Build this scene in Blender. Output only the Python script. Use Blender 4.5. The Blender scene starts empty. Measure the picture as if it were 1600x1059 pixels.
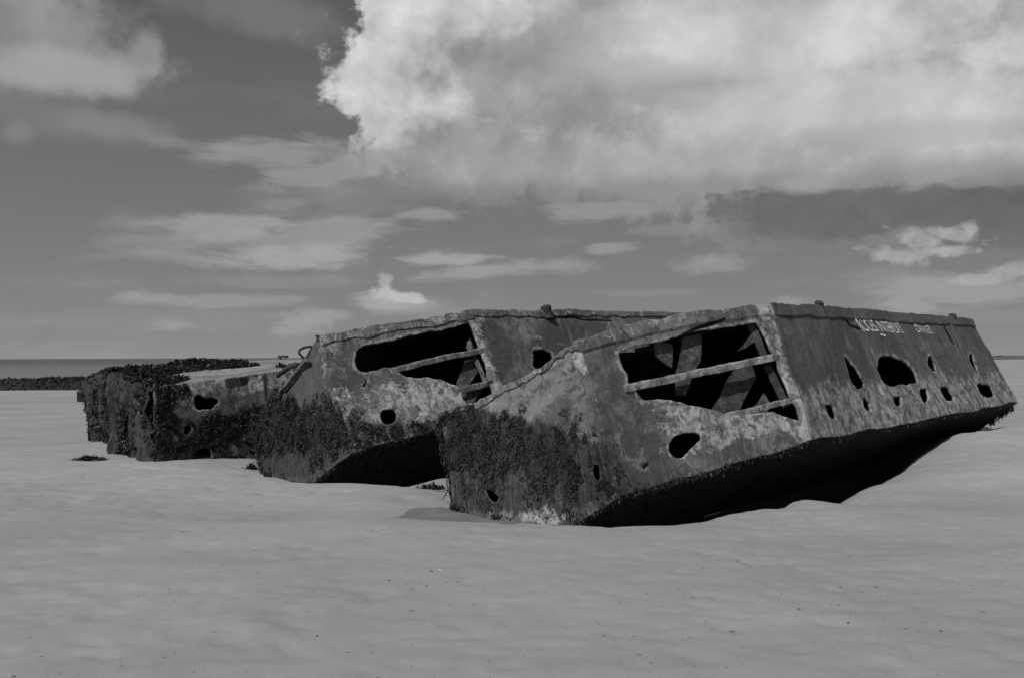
import bpy, math, random
import numpy as np
from mathutils import Matrix, Vector
random.seed(7); RS = np.random.RandomState(7)
C = bpy.context.scene.collection

# ------------------------------------------------------------------ survey of the site
# The site was measured from the camera station: S(px,py,Y) turns a sighting (photo pixel, distance) into a point in metres.
F = 1400.0; CX, CY = 800.0, 529.5; CAMZ = 1.6
PITCH = 27.8 / F; ROLL = 0.0036
_H = np.array([1., 0, 0]); _Fw = np.array([0, math.cos(PITCH), math.sin(PITCH)]); _U = np.array([0, -math.sin(PITCH), math.cos(PITCH)])
camx = _H * math.cos(ROLL) - _U * math.sin(ROLL); camy = _U * math.cos(ROLL) + _H * math.sin(ROLL)
CAM = np.array([0, 0, CAMZ])
def ray(px, py):
    return _Fw + camx * ((px - CX) / F) + camy * ((CY - py) / F)
def S(px, py, Y):
    d = ray(px, py); return CAM + d * (Y / d[1])
def proj(P):
    P = np.asarray(P) - CAM
    z = P @ _Fw
    return np.stack([CX + F * (P @ camx) / z, CY - F * (P @ camy) / z], -1)
def SG(px, py, z):                       # sighting on the level z
    d = ray(px, py); return CAM + d * ((z - CAMZ) / d[2])
def Z(scale, ox, oy, pts):
    return [(ox + x / scale, oy + y / scale) for x, y in pts]

# ------------------------------------------------------------------ noise
def _hash(ix, iy, iz, s):
    h = (ix.astype(np.int64) * 374761393 + iy.astype(np.int64) * 668265263 + iz.astype(np.int64) * 2147483647 + s * 974634777) & 0xffffffff
    h = ((h ^ (h >> 13)) * 1274126177) & 0xffffffff
    h = h ^ (h >> 16)
    h = (h * 2246822519) & 0xffffffff
    h = h ^ (h >> 15)
    return (h & 0xffffff) / float(0xffffff)
def vnoise(P, s=0):
    P = np.asarray(P, float); i = np.floor(P).astype(np.int64); f = P - i; f = f * f * (3 - 2 * f)
    r = 0
    for dx in (0, 1):
        for dy in (0, 1):
            for dz in (0, 1):
                w = (f[..., 0] if dx else 1 - f[..., 0]) * (f[..., 1] if dy else 1 - f[..., 1]) * (f[..., 2] if dz else 1 - f[..., 2])
                r = r + w * _hash(i[..., 0] + dx, i[..., 1] + dy, i[..., 2] + dz, s)
    return r * 2 - 1
def fbm(P, scale, octv=4, s=0, gain=0.5):
    P = np.asarray(P, float) * scale; r = 0; a = 1; t = 0
    for k in range(octv):
        r = r + a * vnoise(P + 17.3 * k, s + k); t += a; a *= gain; P = P * 2.03
    return r / t
def sstep(a, b, x):
    t = np.clip((x - a) / (b - a), 0, 1); return t * t * (3 - 2 * t)
def warp(P, amp=1.0):
    """uneven surface of a battered shell, the same function of place for every panel so corners stay closed"""
    P = np.asarray(P)
    v = np.stack([fbm(P, 1.1, 3, 100 + k) for k in range(3)], -1) * 0.045
    v = v + np.stack([fbm(P, 9.0, 3, 200 + k) for k in range(3)], -1) * 0.010
    return v * amp

def inside(poly, pts):
    poly = np.asarray(poly); x, y = pts[:, 0], pts[:, 1]; r = np.zeros(len(pts), bool)
    n = len(poly); j = n - 1
    for i in range(n):
        xi, yi = poly[i]; xj, yj = poly[j]
        c = ((yi > y) != (yj > y)) & (x < (xj - xi) * (y - yi) / (yj - yi + 1e-12) + xi)
        r ^= c; j = i
    return r
def poly_near(poly, pts):
    poly = np.asarray(poly, float); best = np.full(len(pts), 1e9); out = pts.copy()
    n = len(poly)
    for i in range(n):
        a = poly[i]; b = poly[(i + 1) % n]; ab = b - a
        t = np.clip(((pts - a) @ ab) / (ab @ ab + 1e-12), 0, 1)
        q = a + t[:, None] * ab; d = np.linalg.norm(pts - q, axis=1)
        m = d < best; best[m] = d[m]; out[m] = q[m]
    return best, out

# ------------------------------------------------------------------ object helpers
def link(o, parent=None):
    C.objects.link(o)
    if parent is not None: o.parent = parent
    return o
def mesh_obj(name, V, faces, mats, parent=None, origin=None, smooth=True, uv=None, attrs=None, mi=None):
    V = np.asarray(V, float)
    off = np.asarray(origin if origin is not None else (0, 0, 0), float)
    if parent is not None: off = np.asarray(parent['_o'], float)
    me = bpy.data.meshes.new(name)
    faces = list(faces) if not isinstance(faces, np.ndarray) else faces
    if isinstance(faces, np.ndarray):
        k = faces.shape[1]; nf = len(faces)
        me.vertices.add(len(V)); me.vertices.foreach_set('co', (V - off).ravel())
        me.loops.add(nf * k); me.loops.foreach_set('vertex_index', faces.astype(np.int32).ravel())
        me.polygons.add(nf); me.polygons.foreach_set('loop_start', np.arange(0, nf * k, k, dtype=np.int32))
        me.update(calc_edges=True)
    else:
        me.from_pydata([tuple(v) for v in (V - off)], [], faces)
    if smooth: me.polygons.foreach_set('use_smooth', np.ones(len(me.polygons), bool))
    if uv is not None:
        L = me.uv_layers.new(name='UVMap'); li = np.empty(len(me.loops), np.int32); me.loops.foreach_get('vertex_index', li)
        L.data.foreach_set('uv', np.asarray(uv)[li].astype(np.float32).ravel())
    for k, a in (attrs or {}).items():
        A = me.attributes.new(k, 'FLOAT', 'POINT'); A.data.foreach_set('value', np.asarray(a, np.float32))
    for m in (mats if isinstance(mats, (list, tuple)) else [mats]): me.materials.append(m)
    if mi is not None: me.polygons.foreach_set('material_index', np.asarray(mi, np.int32))
    me.update()
    o = bpy.data.objects.new(name, me); o.location = off if parent is None else (0, 0, 0)
    return link(o, parent)
def thing(name, label, cat, origin, group=None):
    o = bpy.data.objects.new(name, None); link(o); o.location = origin; o.empty_display_size = .3
    o['_o'] = [float(v) for v in origin]; o['label'] = label; o['category'] = cat
    if group: o['group'] = group
    return o
def tag(o, label=None, cat=None, group=None, kind=None):
    for k, v in (('label', label), ('category', cat), ('group', group), ('kind', kind)):
        if v: o[k] = v
    return o

# ------------------------------------------------------------------ materials
class NT:
    def __init__(s, tree): s.t = tree; s.n = tree.nodes; s.l = tree.links
    def node(s, typ, **kw):
        n = s.n.new(typ)
        for k, v in kw.items(): setattr(n, k, v)
        return n
    def put(s, sock, v):
        if isinstance(v, bpy.types.NodeSocket): s.l.new(v, sock)
        elif isinstance(v, (int, float)) and sock.type == 'RGBA': sock.default_value = (v, v, v, 1)
        elif isinstance(v, (int, float)) and sock.type == 'VECTOR': sock.default_value = (v, v, v)
        else: sock.default_value = v
    def math(s, op, a, b=None, c=None, clamp=False):
        n = s.node('ShaderNodeMath', operation=op); n.use_clamp = clamp
        s.put(n.inputs[0], a)
        if b is not None: s.put(n.inputs[1], b)
        if c is not None: s.put(n.inputs[2], c)
        return n.outputs[0]
    def mapr(s, v, a, b, c=0., d=1., smooth=True):
        n = s.node('ShaderNodeMapRange', interpolation_type='SMOOTHSTEP' if smooth else 'LINEAR')
        s.put(n.inputs[0], v)
        for i, x in enumerate((a, b, c, d)): s.put(n.inputs[i + 1], x)
        return n.outputs[0]
    def mix(s, f, a, b):
        n = s.node('ShaderNodeMix', data_type='FLOAT'); s.put(n.inputs[0], f); s.put(n.inputs[2], a); s.put(n.inputs[3], b); return n.outputs[0]
    def noise(s, vec, scale, detail=6, rough=.6, dist=0.):
        n = s.node('ShaderNodeTexNoise'); s.put(n.inputs['Vector'], vec); n.inputs['Scale'].default_value = scale
        n.inputs['Detail'].default_value = detail; n.inputs['Roughness'].default_value = rough; n.inputs['Distortion'].default_value = dist
        return n.outputs[0]
    def vor(s, vec, scale, feature='F1'):
        n = s.node('ShaderNodeTexVoronoi', feature=feature); s.put(n.inputs['Vector'], vec); n.inputs['Scale'].default_value = scale
        return n.outputs['Distance']
    def mapping(s, vec, scale=(1, 1, 1), loc=(0, 0, 0), rot=(0, 0, 0), typ='POINT'):
        n = s.node('ShaderNodeMapping', vector_type=typ); s.put(n.inputs[0], vec)
        n.inputs[1].default_value = loc; n.inputs[2].default_value = rot; n.inputs[3].default_value = scale
        return n.outputs[0]
    def attr(s, name):
        return s.node('ShaderNodeAttribute', attribute_name=name).outputs['Fac']
def new_mat(name):
    m = bpy.data.materials.new(name); m.use_nodes = True; t = NT(m.node_tree); b = t.n['Principled BSDF']
    co = t.node('ShaderNodeTexCoord'); return m, t, b, co
def finish(t, b, col, rough=.9, bump=None, bstr=.5, bdist=.01, spec=.3):
    t.put(b.inputs['Base Color'], col); t.put(b.inputs['Roughness'], rough); b.inputs['Specular IOR Level'].default_value = spec
    if bump is not None:
        n = t.node('ShaderNodeBump'); n.inputs['Strength'].default_value = bstr; n.inputs['Distance'].default_value = bdist
        t.put(n.inputs['Height'], bump); t.l.new(n.outputs[0], b.inputs['Normal'])

def shell_material(name, base, dark, light, streak=1.0, sw=0.):
    """corroded concrete and steel shell; attributes wear (lime and barnacle crust), weed (damp algae stain, and the painted shade of one recess), crack"""
    m, t, b, co = new_mat(name)
    ob = co.outputs['Object']; uv = co.outputs['UV']
    wear, weed, crack = t.attr('wear'), t.attr('weed'), t.attr('crack')
    n_big = t.noise(ob, .9, 5, .6, .4); n_mid = t.noise(ob, 4.2, 8, .68, .8); n_fine = t.noise(ob, 26, 8, .75, .3)
    n_spk = t.noise(ob, 75, 4, .8)
    st = t.noise(t.mapping(uv, (9, .8, 1)), 1.0, 8, .65, .6)
    st2 = t.noise(t.mapping(uv, (30, 1.6, 1), (3, 7, 0)), 1.0, 6, .7, .4)
    # base with dark bloom
    c = t.mix(t.mapr(n_big, .40, .58), dark, base)
    c = t.mix(t.math('MULTIPLY', t.mapr(n_mid, .50, .58), .8), c, dark)
    c = t.mix(t.math('MULTIPLY', t.mapr(n_mid, .42, .36), .4), c, base * 1.6)
    c = t.math('MULTIPLY', c, t.mapr(n_fine, .25, .75, .65, 1.35, False))
    # streaks running down from the rim
    sk = t.math('MULTIPLY', t.mapr(st, .52, .72), t.mapr(st2, .35, .65, .3, 1.))
    c = t.mix(t.math('MULTIPLY', sk, .5 * streak), c, light * .62)
    dk = t.mapr(st2, .56, .74)
    c = t.mix(t.math('MULTIPLY', dk, .5 * streak), c, dark * .75)
    # crust
    wsum = t.math('ADD', t.math('MULTIPLY', wear, .34), t.math('ADD', t.math('MULTIPLY', n_mid, .62), t.math('ADD', t.math('MULTIPLY', n_fine, .30), t.math('MULTIPLY', st2, .15 + .45 * sw))))
    cr = t.mapr(t.math('SUBTRACT', wsum, .225 * sw), .665, .735)
    n_m2 = t.noise(t.mapping(ob, (1, 1, .7), (5, 2, 3)), 8.5, 6, .62, .5)
    crc = t.mix(t.mapr(n_m2, .40, .60), light * .34, light * .92)
    crc = t.math('MULTIPLY', crc, t.mapr(n_fine, .3, .7, .6, 1.35, False))
    crc = t.math('MULTIPLY', crc, t.mapr(n_spk, .3, .7, .75, 1.25, False))
    c = t.mix(t.math('MULTIPLY', cr, t.math('ADD', .3, t.math('MULTIPLY', wear, .7))), c, crc)
    # isolated pale spots and flaked dark islands
    c = t.mix(t.math('MULTIPLY', t.mapr(t.math('ADD', n_spk, t.math('MULTIPLY', wear, .10)), .69, .75), .8), c, light)
    isl = t.noise(ob, 6.5, 6, .65, .5)
    c = t.mix(t.math('MULTIPLY', t.mapr(isl, .575, .60), .85), c, t.math('MULTIPLY', t.mapr(n_fine, .3, .7, .7, 1.3), dark * 1.1))
    # algae
    wd = t.mapr(t.math('ADD', weed, t.math('ADD', t.math('MULTIPLY', t.math('SUBTRACT', n_mid, .5), 1.3), t.math('MULTIPLY', t.math('SUBTRACT', st, .5), 1.1))), .3, .62)
    wc = t.math('MULTIPLY', t.mapr(n_fine, .3, .7, .012, .05, False), 1.)
    wc = t.math('MULTIPLY', wc, t.mapr(st2, .35, .65, .6, 2.4))
    wc = t.mix(t.mapr(t.noise(t.mapping(uv, (34, 3, 1)), 1, 5, .7), .58, .70), wc, .13)
    c = t.mix(t.math('MULTIPLY', wd, .93), c, wc)
    c = t.mix(t.mapr(t.math('ADD', crack, t.math('MULTIPLY', t.math('SUBTRACT', n_fine, .5), .5)), .4, .6), c, .008)
    c = t.math('MINIMUM', t.math('MAXIMUM', c, .006), .6)
    h = t.math('ADD', t.math('MULTIPLY', n_fine, .6), t.math('ADD', t.math('MULTIPLY', n_spk, .35), t.math('ADD', t.math('MULTIPLY', n_mid, .8), t.math('MULTIPLY', cr, .25))))
    finish(t, b, c, .92, h, .9, .022, .2)
    return m
M = {}
M['shell'] = shell_material('corroded_shell', .19, .075, .50)
M['shell_side'] = shell_material('corroded_side_shell', .118, .078, .42, .8, .6)
M['shell_dark'] = shell_material('stained_shell', .075, .035, .26, .6)
M['deck'] = shell_material('bleached_deck', .34, .17, .55, .3)
def simple(name, lo, hi, sc=20, rough=.95, bump=.5, bd=.01, spec=.1):
    m, t, b, co = new_mat(name); n = t.noise(co.outputs['Object'], sc, 7, .7, .4)
    finish(t, b, t.mapr(n, .3, .7, lo, hi), rough, n, bump, bd, spec); return m
M['inner'] = simple('shade_black_interior', .003, .009)  # shade of the hull's inside put into the colour
M['under'] = simple('shade_black_underside', .006, .03, 14, .9, .9, .03, .1)  # near-black tone paints in the shade below the hull
M['timber'] = shell_material('crusted_crossbar', .17, .06, .42, .2)
M['plate'] = shell_material('lit_inner_plate', .09, .04, .2, .3)
M['rock'] = simple('weedy_rock', .012, .05, 6, .95, 1., .05)
M['iron'] = simple('rusted_iron', .015, .07, 30, .8, .8, .01, .3)
M['far'] = simple('distant_concrete', .05, .07, 2)
M['shellbit'] = simple('white_shell', .5, .75, 30)
M['debris'] = simple('dry_weed_fleck', .09, .24, 3)

def weed_material(name, lo, hi):
    m, t, b, co = new_mat(name)
    n = t.noise(co.outputs['Object'], 22, 5, .7); n2 = t.noise(co.outputs['Object'], 3.0, 4, .6)
    c = t.mix(t.mapr(n, .5, .7), lo, hi); c = t.math('MULTIPLY', c, t.mapr(n2, .35, .65, .6, 1.5))
    c = t.math('MULTIPLY', c, t.mapr(t.attr('tint'), 0, 1, .35, 1.9, False))
    finish(t, b, c, .5, None, spec=.35); return m
M['weed'] = weed_material('bladder_wrack', .012, .034)
M['weed_far'] = weed_material('dark_weed_mat', .010, .022)

# sand
m, t, b, co = new_mat('beach_sand'); M['sand'] = m
geo = t.node('ShaderNodeNewGeometry'); P = geo.outputs['Position']
big = t.noise(t.mapping(P, (.3, .5, 1)), 1, 4, .5, .5); mid = t.noise(t.mapping(P, (1.5, 2.6, 1)), 1, 6, .62, .6)
fine = t.noise(P, 9, 8, .7); grit = t.noise(P, 160, 3, .7); grit2 = t.noise(P, 45, 5, .7)
c = t.mapr(big, .3, .7, .285, .36, False)
c = t.math('MULTIPLY', c, t.mapr(mid, .3, .7, .945, 1.055, False))
c = t.math('MULTIPLY', c, t.mapr(fine, .3, .7, .97, 1.03, False))
c = t.math('MULTIPLY', c, t.mapr(grit, .25, .75, .90, 1.10, False))
c = t.math('MULTIPLY', c, t.mapr(grit2, .3, .7, .96, 1.04, False))
band = t.noise(t.mapping(P, (.006, .10, 1), (0, 5, 0)), 1, 4, .6)
far = t.mapr(t.math('SQRT', t.math('ADD', t.math('POWER', t.node('ShaderNodeSeparateXYZ').outputs[0], 1), 0)), 0, 1) if False else None
c = t.math('MULTIPLY', c, t.mapr(band, .35, .65, .95, 1.04))
flk = t.noise(t.mapping(P, (14, 30, 1), (2, 1, 0)), 1, 3, .6)
flm = t.noise(t.mapping(P, (.9, 1.6, 1), (7, 1, 0)), 1, 3, .5)
fl = t.math('MULTIPLY', t.mapr(flk, .66, .74), t.mapr(flm, .50, .62))
c = t.math('MULTIPLY', c, t.math('SUBTRACT', 1, t.math('MULTIPLY', fl, .30)))
wet_or_shade = t.attr('wet_or_shade'); c = t.mix(t.mapr(t.math('ADD', wet_or_shade, t.math('MULTIPLY', t.math('SUBTRACT', fine, .5), .3)), .35, .6), c, t.math('MULTIPLY', c, .56)); c = t.mix(t.attr('hull_shade'), c, .035)  # damp sand, then the hulls' shadow painted near-black
h = t.math('ADD', t.math('MULTIPLY', mid, .35), t.math('ADD', t.math('MULTIPLY', fine, .30), t.math('ADD', t.math('MULTIPLY', grit2, .12), t.math('MULTIPLY', grit, .05))))
h = t.math('SUBTRACT', h, t.math('MULTIPLY', fl, .12))
finish(t, b, c, 1., h, .55, .035, .1)

# sea
m, t, b, co = new_mat('sea_water'); M['sea'] = m
geo = t.node('ShaderNodeNewGeometry'); P = geo.outputs['Position']
w1 = t.noise(t.mapping(P, (.05, .25, 1)), 1, 6, .6); w2 = t.noise(t.mapping(P, (.4, 1.4, 1)), 1, 6, .6)
sx = t.node('ShaderNodeSeparateXYZ'); t.put(sx.inputs[0], P)
dist = t.mapr(sx.outputs[1], 60, 420)
c = t.mix(dist, t.mapr(w1, .35, .65, .17, .205), t.mapr(w1, .35, .65, .11, .128))
finish(t, b, c, .75, w2, .5, .3, .12)

# paint
m, t, b, co = new_mat('flaking_white_paint'); M['paint'] = m
n = t.noise(co.outputs['Object'], 22, 6, .75, .6); n2 = t.noise(co.outputs['Object'], 60, 4, .7)
finish(t, b, t.mapr(n2, .3, .7, .5, .82), .9)
al = t.mapr(t.math('ADD', n, t.math('MULTIPLY', t.attr('keep'), .3)), .47, .56)
t.put(b.inputs['Alpha'], al)

# ------------------------------------------------------------------ shell panels
class Panel:
    """a plate between an upper and a lower edge polyline; u runs along (m), v down (m)"""
    def __init__(s, top, bot, ext=0., outward=None):
        s.top = np.array([S(*p) if len(p) == 3 else p[:3] for p in top], float)
        s.bot = np.array([S(*p) if len(p) == 3 else p[:3] for p in bot], float)
        if ext:
            d = s.bot - s.top; s.bot = s.bot + d / np.linalg.norm(d, axis=1)[:, None] * ext
        seg = .5 * (np.linalg.norm(np.diff(s.top, axis=0), axis=1) + np.linalg.norm(np.diff(s.bot, axis=0), axis=1))
        s.cu = np.concatenate([[0], np.cumsum(seg)]); s.W = s.cu[-1]
        s.H = np.linalg.norm(s.bot - s.top, axis=1).mean()
    def base(s, u, v):
        T = np.stack([np.interp(u, s.cu, s.top[:, k]) for k in range(3)], -1)
        B = np.stack([np.interp(u, s.cu, s.bot[:, k]) for k in range(3)], -1)
        f = (v / s.H)[..., None]; return T * (1 - f) + B * f
    def normal(s, u, v):
        e = .05; a = s.base(np.clip(u + e, 0, s.W), v) - s.base(np.clip(u - e, 0, s.W), v); c = s.base(u, v + e) - s.base(u, v - e)
        n = np.cross(c, a); n = n / (np.linalg.norm(n, axis=-1)[..., None] + 1e-12)   # outward with u to the right, v down
        return n
    def at(s, u, v, off=0., amp=1.):
        u = np.asarray(u, float); v = np.asarray(v, float); P = s.base(u, v)
        return P + warp(P, amp) + s.normal(u, v) * (np.asarray(off)[..., None] if np.ndim(off) else off)
    def uv(s, px, py):
        """where a sighting meets the plate"""
        u, v = s.W * .5, s.H * .5
        for _ in range(40):
            a = np.array([u, v]); q = proj(s.base(*[np.array([k]) for k in a]))[0]; e = np.array([px, py]) - q
            J = np.zeros((2, 2)); h = .01
            for k in range(2):
                b = a.copy(); b[k] += h; J[:, k] = (proj(s.base(*[np.array([j]) for j in b]))[0] - q) / h
            du = np.linalg.solve(J + 1e-9 * np.eye(2), e); u = min(max(u + du[0] * .8, 0), s.W); v = min(max(v + du[1] * .8, -.5), s.H + .5)
        return u, v
    def polys(s, lst): return [np.array([s.uv(x, y) for x, y in p]) for p in lst]

def ragged(poly, amp=.012, seed=0):
    poly = np.asarray(poly); out = []
    for i in range(len(poly)):
        a, b = poly[i], poly[(i + 1) % len(poly)]; n = max(1, int(np.linalg.norm(b - a) / .03))
        for k in range(n): out.append(a + (b - a) * k / n)
    out = np.array(out); q = np.concatenate([out, np.full((len(out), 1), seed * 3.7)], 1)
    d = np.stack([fbm(q, 9, 4, 300 + seed, .7), fbm(q, 9, 4, 310 + seed, .7)], -1) * amp * 2.6
    for _ in range(1):
        out = .5 * out + .25 * (np.roll(out, 1, 0) + np.roll(out, -1, 0))
    return out + d

def build_panel(name, pan, parent, mat, holes=(), weed_and_shade=(), wears=(), cracks=(), res=.018, thick=.035, off=0., v0=0., v1=None,
                wearfn=None, weedfn=None, rag_top=0., rag_bot=0., rag_amp=.012, ridges=(), u0=0., u1=None, seed=0, innermat=None, liftfn=None):
    v1 = pan.H if v1 is None else v1; u1 = pan.W if u1 is None else u1
    nu = max(2, int((u1 - u0) / res)); nv = max(2, int((v1 - v0) / res))
    U, Vv = np.meshgrid(np.linspace(u0, u1, nu + 1), np.linspace(v0, v1, nv + 1)); U = U.ravel(); Vv = Vv.ravel()
    idx = np.arange((nu + 1) * (nv + 1)).reshape(nv + 1, nu + 1)
    q = np.stack([idx[:-1, :-1], idx[1:, :-1], idx[1:, 1:], idx[:-1, 1:]], -1).reshape(-1, 4)
    uvp = np.stack([U, Vv], -1); cen = uvp[q].mean(1); keep = np.ones(len(q), bool)
    hp = [ragged(h, rag_amp, seed + i) for i, h in enumerate(pan.polys(holes))]
    pan.holes = getattr(pan, 'holes', []) + hp
    hd = np.full(len(U), 9.)
    for h in hp: keep &= ~inside(h, cen)
    used = np.zeros(len(U), bool); used[q[keep].ravel()] = True
    gone = np.zeros(len(U), bool); gone[q[~keep].ravel()] = True
    bd = used & gone
    for h in hp:
        d, near = poly_near(h, uvp); hd = np.minimum(hd, np.where(inside(h, uvp), 0, d))
        m = bd & (d < res * 1.6); uvp[m] = near[m]
    if rag_top:
        fr = np.clip(1 - (Vv - v0) / .12, 0, 1); uvp[:, 1] += fr * np.abs(fbm(np.stack([U * 1., U * 0 + seed, U * 0], -1), 5, 4, 50)) * rag_top
    if rag_bot:
        fr = np.clip(1 - (v1 - Vv) / .12, 0, 1); uvp[:, 1] += fr * fbm(np.stack([U * 1., U * 0 + seed, U * 0], -1), 4, 5, 60) * rag_bot
    lift = np.zeros(len(U))
    for (ru, w, hgt) in ridges: lift += hgt * np.exp(-((U - ru) / w) ** 2)
    if liftfn is not None: lift += liftfn(U, Vv)
    P = pan.at(uvp[:, 0], uvp[:, 1], off + lift); N = pan.normal(U, Vv)
    wear = np.zeros(len(U))
    if hp: wear = np.maximum(wear, np.exp(-hd / .07) * .8)
    for poly, val, soft in wears:
        pp = pan.polys([poly])[0]; d, _ = poly_near(pp, uvp); ins = inside(pp, uvp); sd = np.where(ins, d, -d)
        wear = np.maximum(wear, val * sstep(-soft, soft, sd)) if val > 0 else wear * (1 + val * sstep(-soft, soft, sd))
    if wearfn is not None: wear = np.maximum(wear, wearfn(U, Vv))
    weed = np.zeros(len(U))
    for poly, val, soft in weed_and_shade:
        pp = pan.polys([poly])[0]; d, _ = poly_near(pp, uvp); ins = inside(pp, uvp); sd = np.where(ins, d, -d)
        weed = np.maximum(weed, val * sstep(-soft, soft, sd))
    if weedfn is not None: weed = np.maximum(weed, weedfn(U, Vv))
    crack = np.zeros(len(U))
    for poly in cracks:
        pp = pan.polys([poly])[0]; d, _ = poly_near(pp, uvp); crack = np.maximum(crack, np.where(inside(pp, uvp), 1., np.exp(-d / .012)))
    n = len(P); Pi = P - N * thick
    if cracks: P = P - N * (crack * .02)[:, None]
    kq = q[keep]
    # rim faces on open edges
    E = np.concatenate([kq[:, [0, 1]], kq[:, [1, 2]], kq[:, [2, 3]], kq[:, [3, 0]]]); key = np.sort(E, 1); kk = key[:, 0].astype(np.int64) * n + key[:, 1]
    _, ix, cnt = np.unique(kk, return_index=True, return_counts=True); be = E[ix[cnt == 1]]
    faces = np.concatenate([kq, kq[:, ::-1] + n, np.stack([be[:, 1], be[:, 0], be[:, 0] + n, be[:, 1] + n], -1)])
    mi = np.concatenate([np.zeros(len(kq)), np.ones(len(kq)), np.zeros(len(be))]).astype(int)
    rm = np.full(2 * n, -1); us = np.unique(faces); rm[us] = np.arange(len(us))
    VV = np.concatenate([P, Pi])[us]; dd = lambda a: np.concatenate([a, a])[us]
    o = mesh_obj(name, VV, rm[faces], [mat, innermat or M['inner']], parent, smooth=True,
                 uv=np.stack([dd(U), dd(Vv)], -1), attrs=dict(wear=dd(wear), weed=dd(weed), crack=dd(crack)), mi=mi)
    return o

def beam(name, p0, p1, w, h, parent, mat, up=(0, 0, 1), rough=.012, seg=.03, wear=.8, seed=0, taper=1., bend=0., weed=0.):
    p0 = np.array(p0, float); p1 = np.array(p1, float); L = np.linalg.norm(p1 - p0); n = max(3, int(L / seg)); d = (p1 - p0) / L
    x = np.cross(d, up); x /= np.linalg.norm(x); y = np.cross(x, d)
    ring = [(-1, -.8), (-.8, -1), (.8, -1), (1, -.8), (1, .8), (.8, 1), (-.8, 1), (-1, .8)]
    V = []; 
    for i in range(n + 1):
        t_ = i / n; c = p0 + (p1 - p0) * t_ + y * bend * math.sin(math.pi * t_); k = 1 + (taper - 1) * t_
        for a, bb in ring: V.append(c + x * a * w / 2 * k + y * bb * h / 2 * k)
    V = np.array(V); V = V + np.stack([fbm(V, 3, 5, 400 + seed + k, .7) for k in range(3)], -1) * rough * 1.5
    faces = []
    for i in range(n):
        for j in range(8):
            a = i * 8 + j; b_ = i * 8 + (j + 1) % 8; faces.append((a, b_, b_ + 8, a + 8))
    faces.append(tuple(range(7, -1, -1))); faces.append(tuple(range(n * 8, n * 8 + 8)))
    uv = np.stack([np.repeat(np.arange(n + 1) / n * L, 8), np.tile(np.arange(8) * .02, n + 1)], -1)
    return mesh_obj(name, V, faces, mat, parent, smooth=False, uv=uv, attrs=dict(wear=np.full(len(V), wear), weed=np.full(len(V), weed), crack=np.zeros(len(V))))

def plate(name, pts, thickv, parent, mat, seed=0, wear=.4):
    """flat broken plate from outline points in space"""
    P = np.array(pts, float); c = P.mean(0); out = []
    for i in range(len(P)):
        a, b_ = P[i], P[(i + 1) % len(P)]; n = max(1, int(np.linalg.norm(b_ - a) / .04))
        for k in range(n): out.append(a + (b_ - a) * k / n)
    O = np.array(out); O += np.stack([fbm(O, 7, 3, 500 + seed + k) for k in range(3)], -1) * .015
    n = len(O); tv = np.array(thickv)
    V = np.concatenate([O, O + tv]); F_ = [tuple(range(n)), tuple(range(2 * n - 1, n - 1, -1))] + [(i, i + n, (i + 1) % n + n, (i + 1) % n) for i in range(n)]
    return mesh_obj(name, V, F_, mat, parent, smooth=False, uv=V[:, :2], attrs=dict(wear=np.full(2 * n, wear), weed=np.zeros(2 * n), crack=np.zeros(2 * n)))

def quadshell(name, pts, parent, mat, res=.12, amp=1., thick=0, attrs=None):
    """plain plate over four corners, bent like its neighbours"""
    a, b_, c_, d_ = [np.array(p, float) for p in pts]
    nu = max(2, int(max(np.linalg.norm(b_ - a), np.linalg.norm(c_ - d_)) / res)); nv = max(2, int(max(np.linalg.norm(d_ - a), np.linalg.norm(c_ - b_)) / res))
    u, v = np.meshgrid(np.linspace(0, 1, nu + 1), np.linspace(0, 1, nv + 1)); u = u.ravel()[:, None]; v = v.ravel()[:, None]
    P = (a * (1 - u) + b_ * u) * (1 - v) + (d_ * (1 - u) + c_ * u) * v; P = P + warp(P, amp)
    idx = np.arange((nu + 1) * (nv + 1)).reshape(nv + 1, nu + 1)
    q = np.stack([idx[:-1, :-1], idx[1:, :-1], idx[1:, 1:], idx[:-1, 1:]], -1).reshape(-1, 4)
    z = np.zeros(len(P))
    return mesh_obj(name, P, q, mat, parent, uv=np.stack([u[:, 0] * nu * res, v[:, 0] * nv * res], -1), attrs=attrs or dict(wear=z + .3, weed=z, crack=z))

def strands(name, P, N, D, size, parent, mat, seed=0, tintadd=0., droop=.5, width=.35, kind='stuff', spread=1.):
    """tufts of bladder wrack: each a folded, hanging strip of four faces"""
    rs = np.random.RandomState(seed); n = len(P)
    D = D / np.linalg.norm(D, axis=1)[:, None]
    rnd = rs.normal(size=(n, 3)); down = D + rnd * .45 * spread; down /= np.linalg.norm(down, axis=1)[:, None]
    side = np.cross(down, N + rs.normal(size=(n, 3)) * .5); side /= np.linalg.norm(side, axis=1)[:, None]
    L = size * rs.uniform(.5, 1.5, n)[:, None]; w = L * width * rs.uniform(.6, 1.4, n)[:, None]
    V = []; tint = np.clip(rs.beta(1.3, 2.4, n) + tintadd, 0, 1)
    lift = [.01, .35, .55, .3]; prev = P
    for k, (f, ww) in enumerate(((0, .5), (.35, 1.), (.7, .8), (1., .15))):
        c = P + down * L * f + N * L * lift[k] * (.3 + .7 * rs.uniform(size=(n, 1))) + rs.normal(size=(n, 3)) * L * .08
        V.append(c - side * w * ww * .5); V.append(c + side * w * ww * .5)
    V = np.stack(V, 1).reshape(-1, 3); b0 = np.arange(n)[:, None] * 8
    F_ = np.concatenate([np.stack([b0[:, 0] + 2 * k, b0[:, 0] + 2 * k + 1, b0[:, 0] + 2 * k + 3, b0[:, 0] + 2 * k + 2], -1) for k in range(3)])
    o = mesh_obj(name, V, F_, mat, parent, smooth=False, attrs=dict(tint=np.repeat(tint, 8)))
    if kind: o['kind'] = kind
    return o
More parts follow.
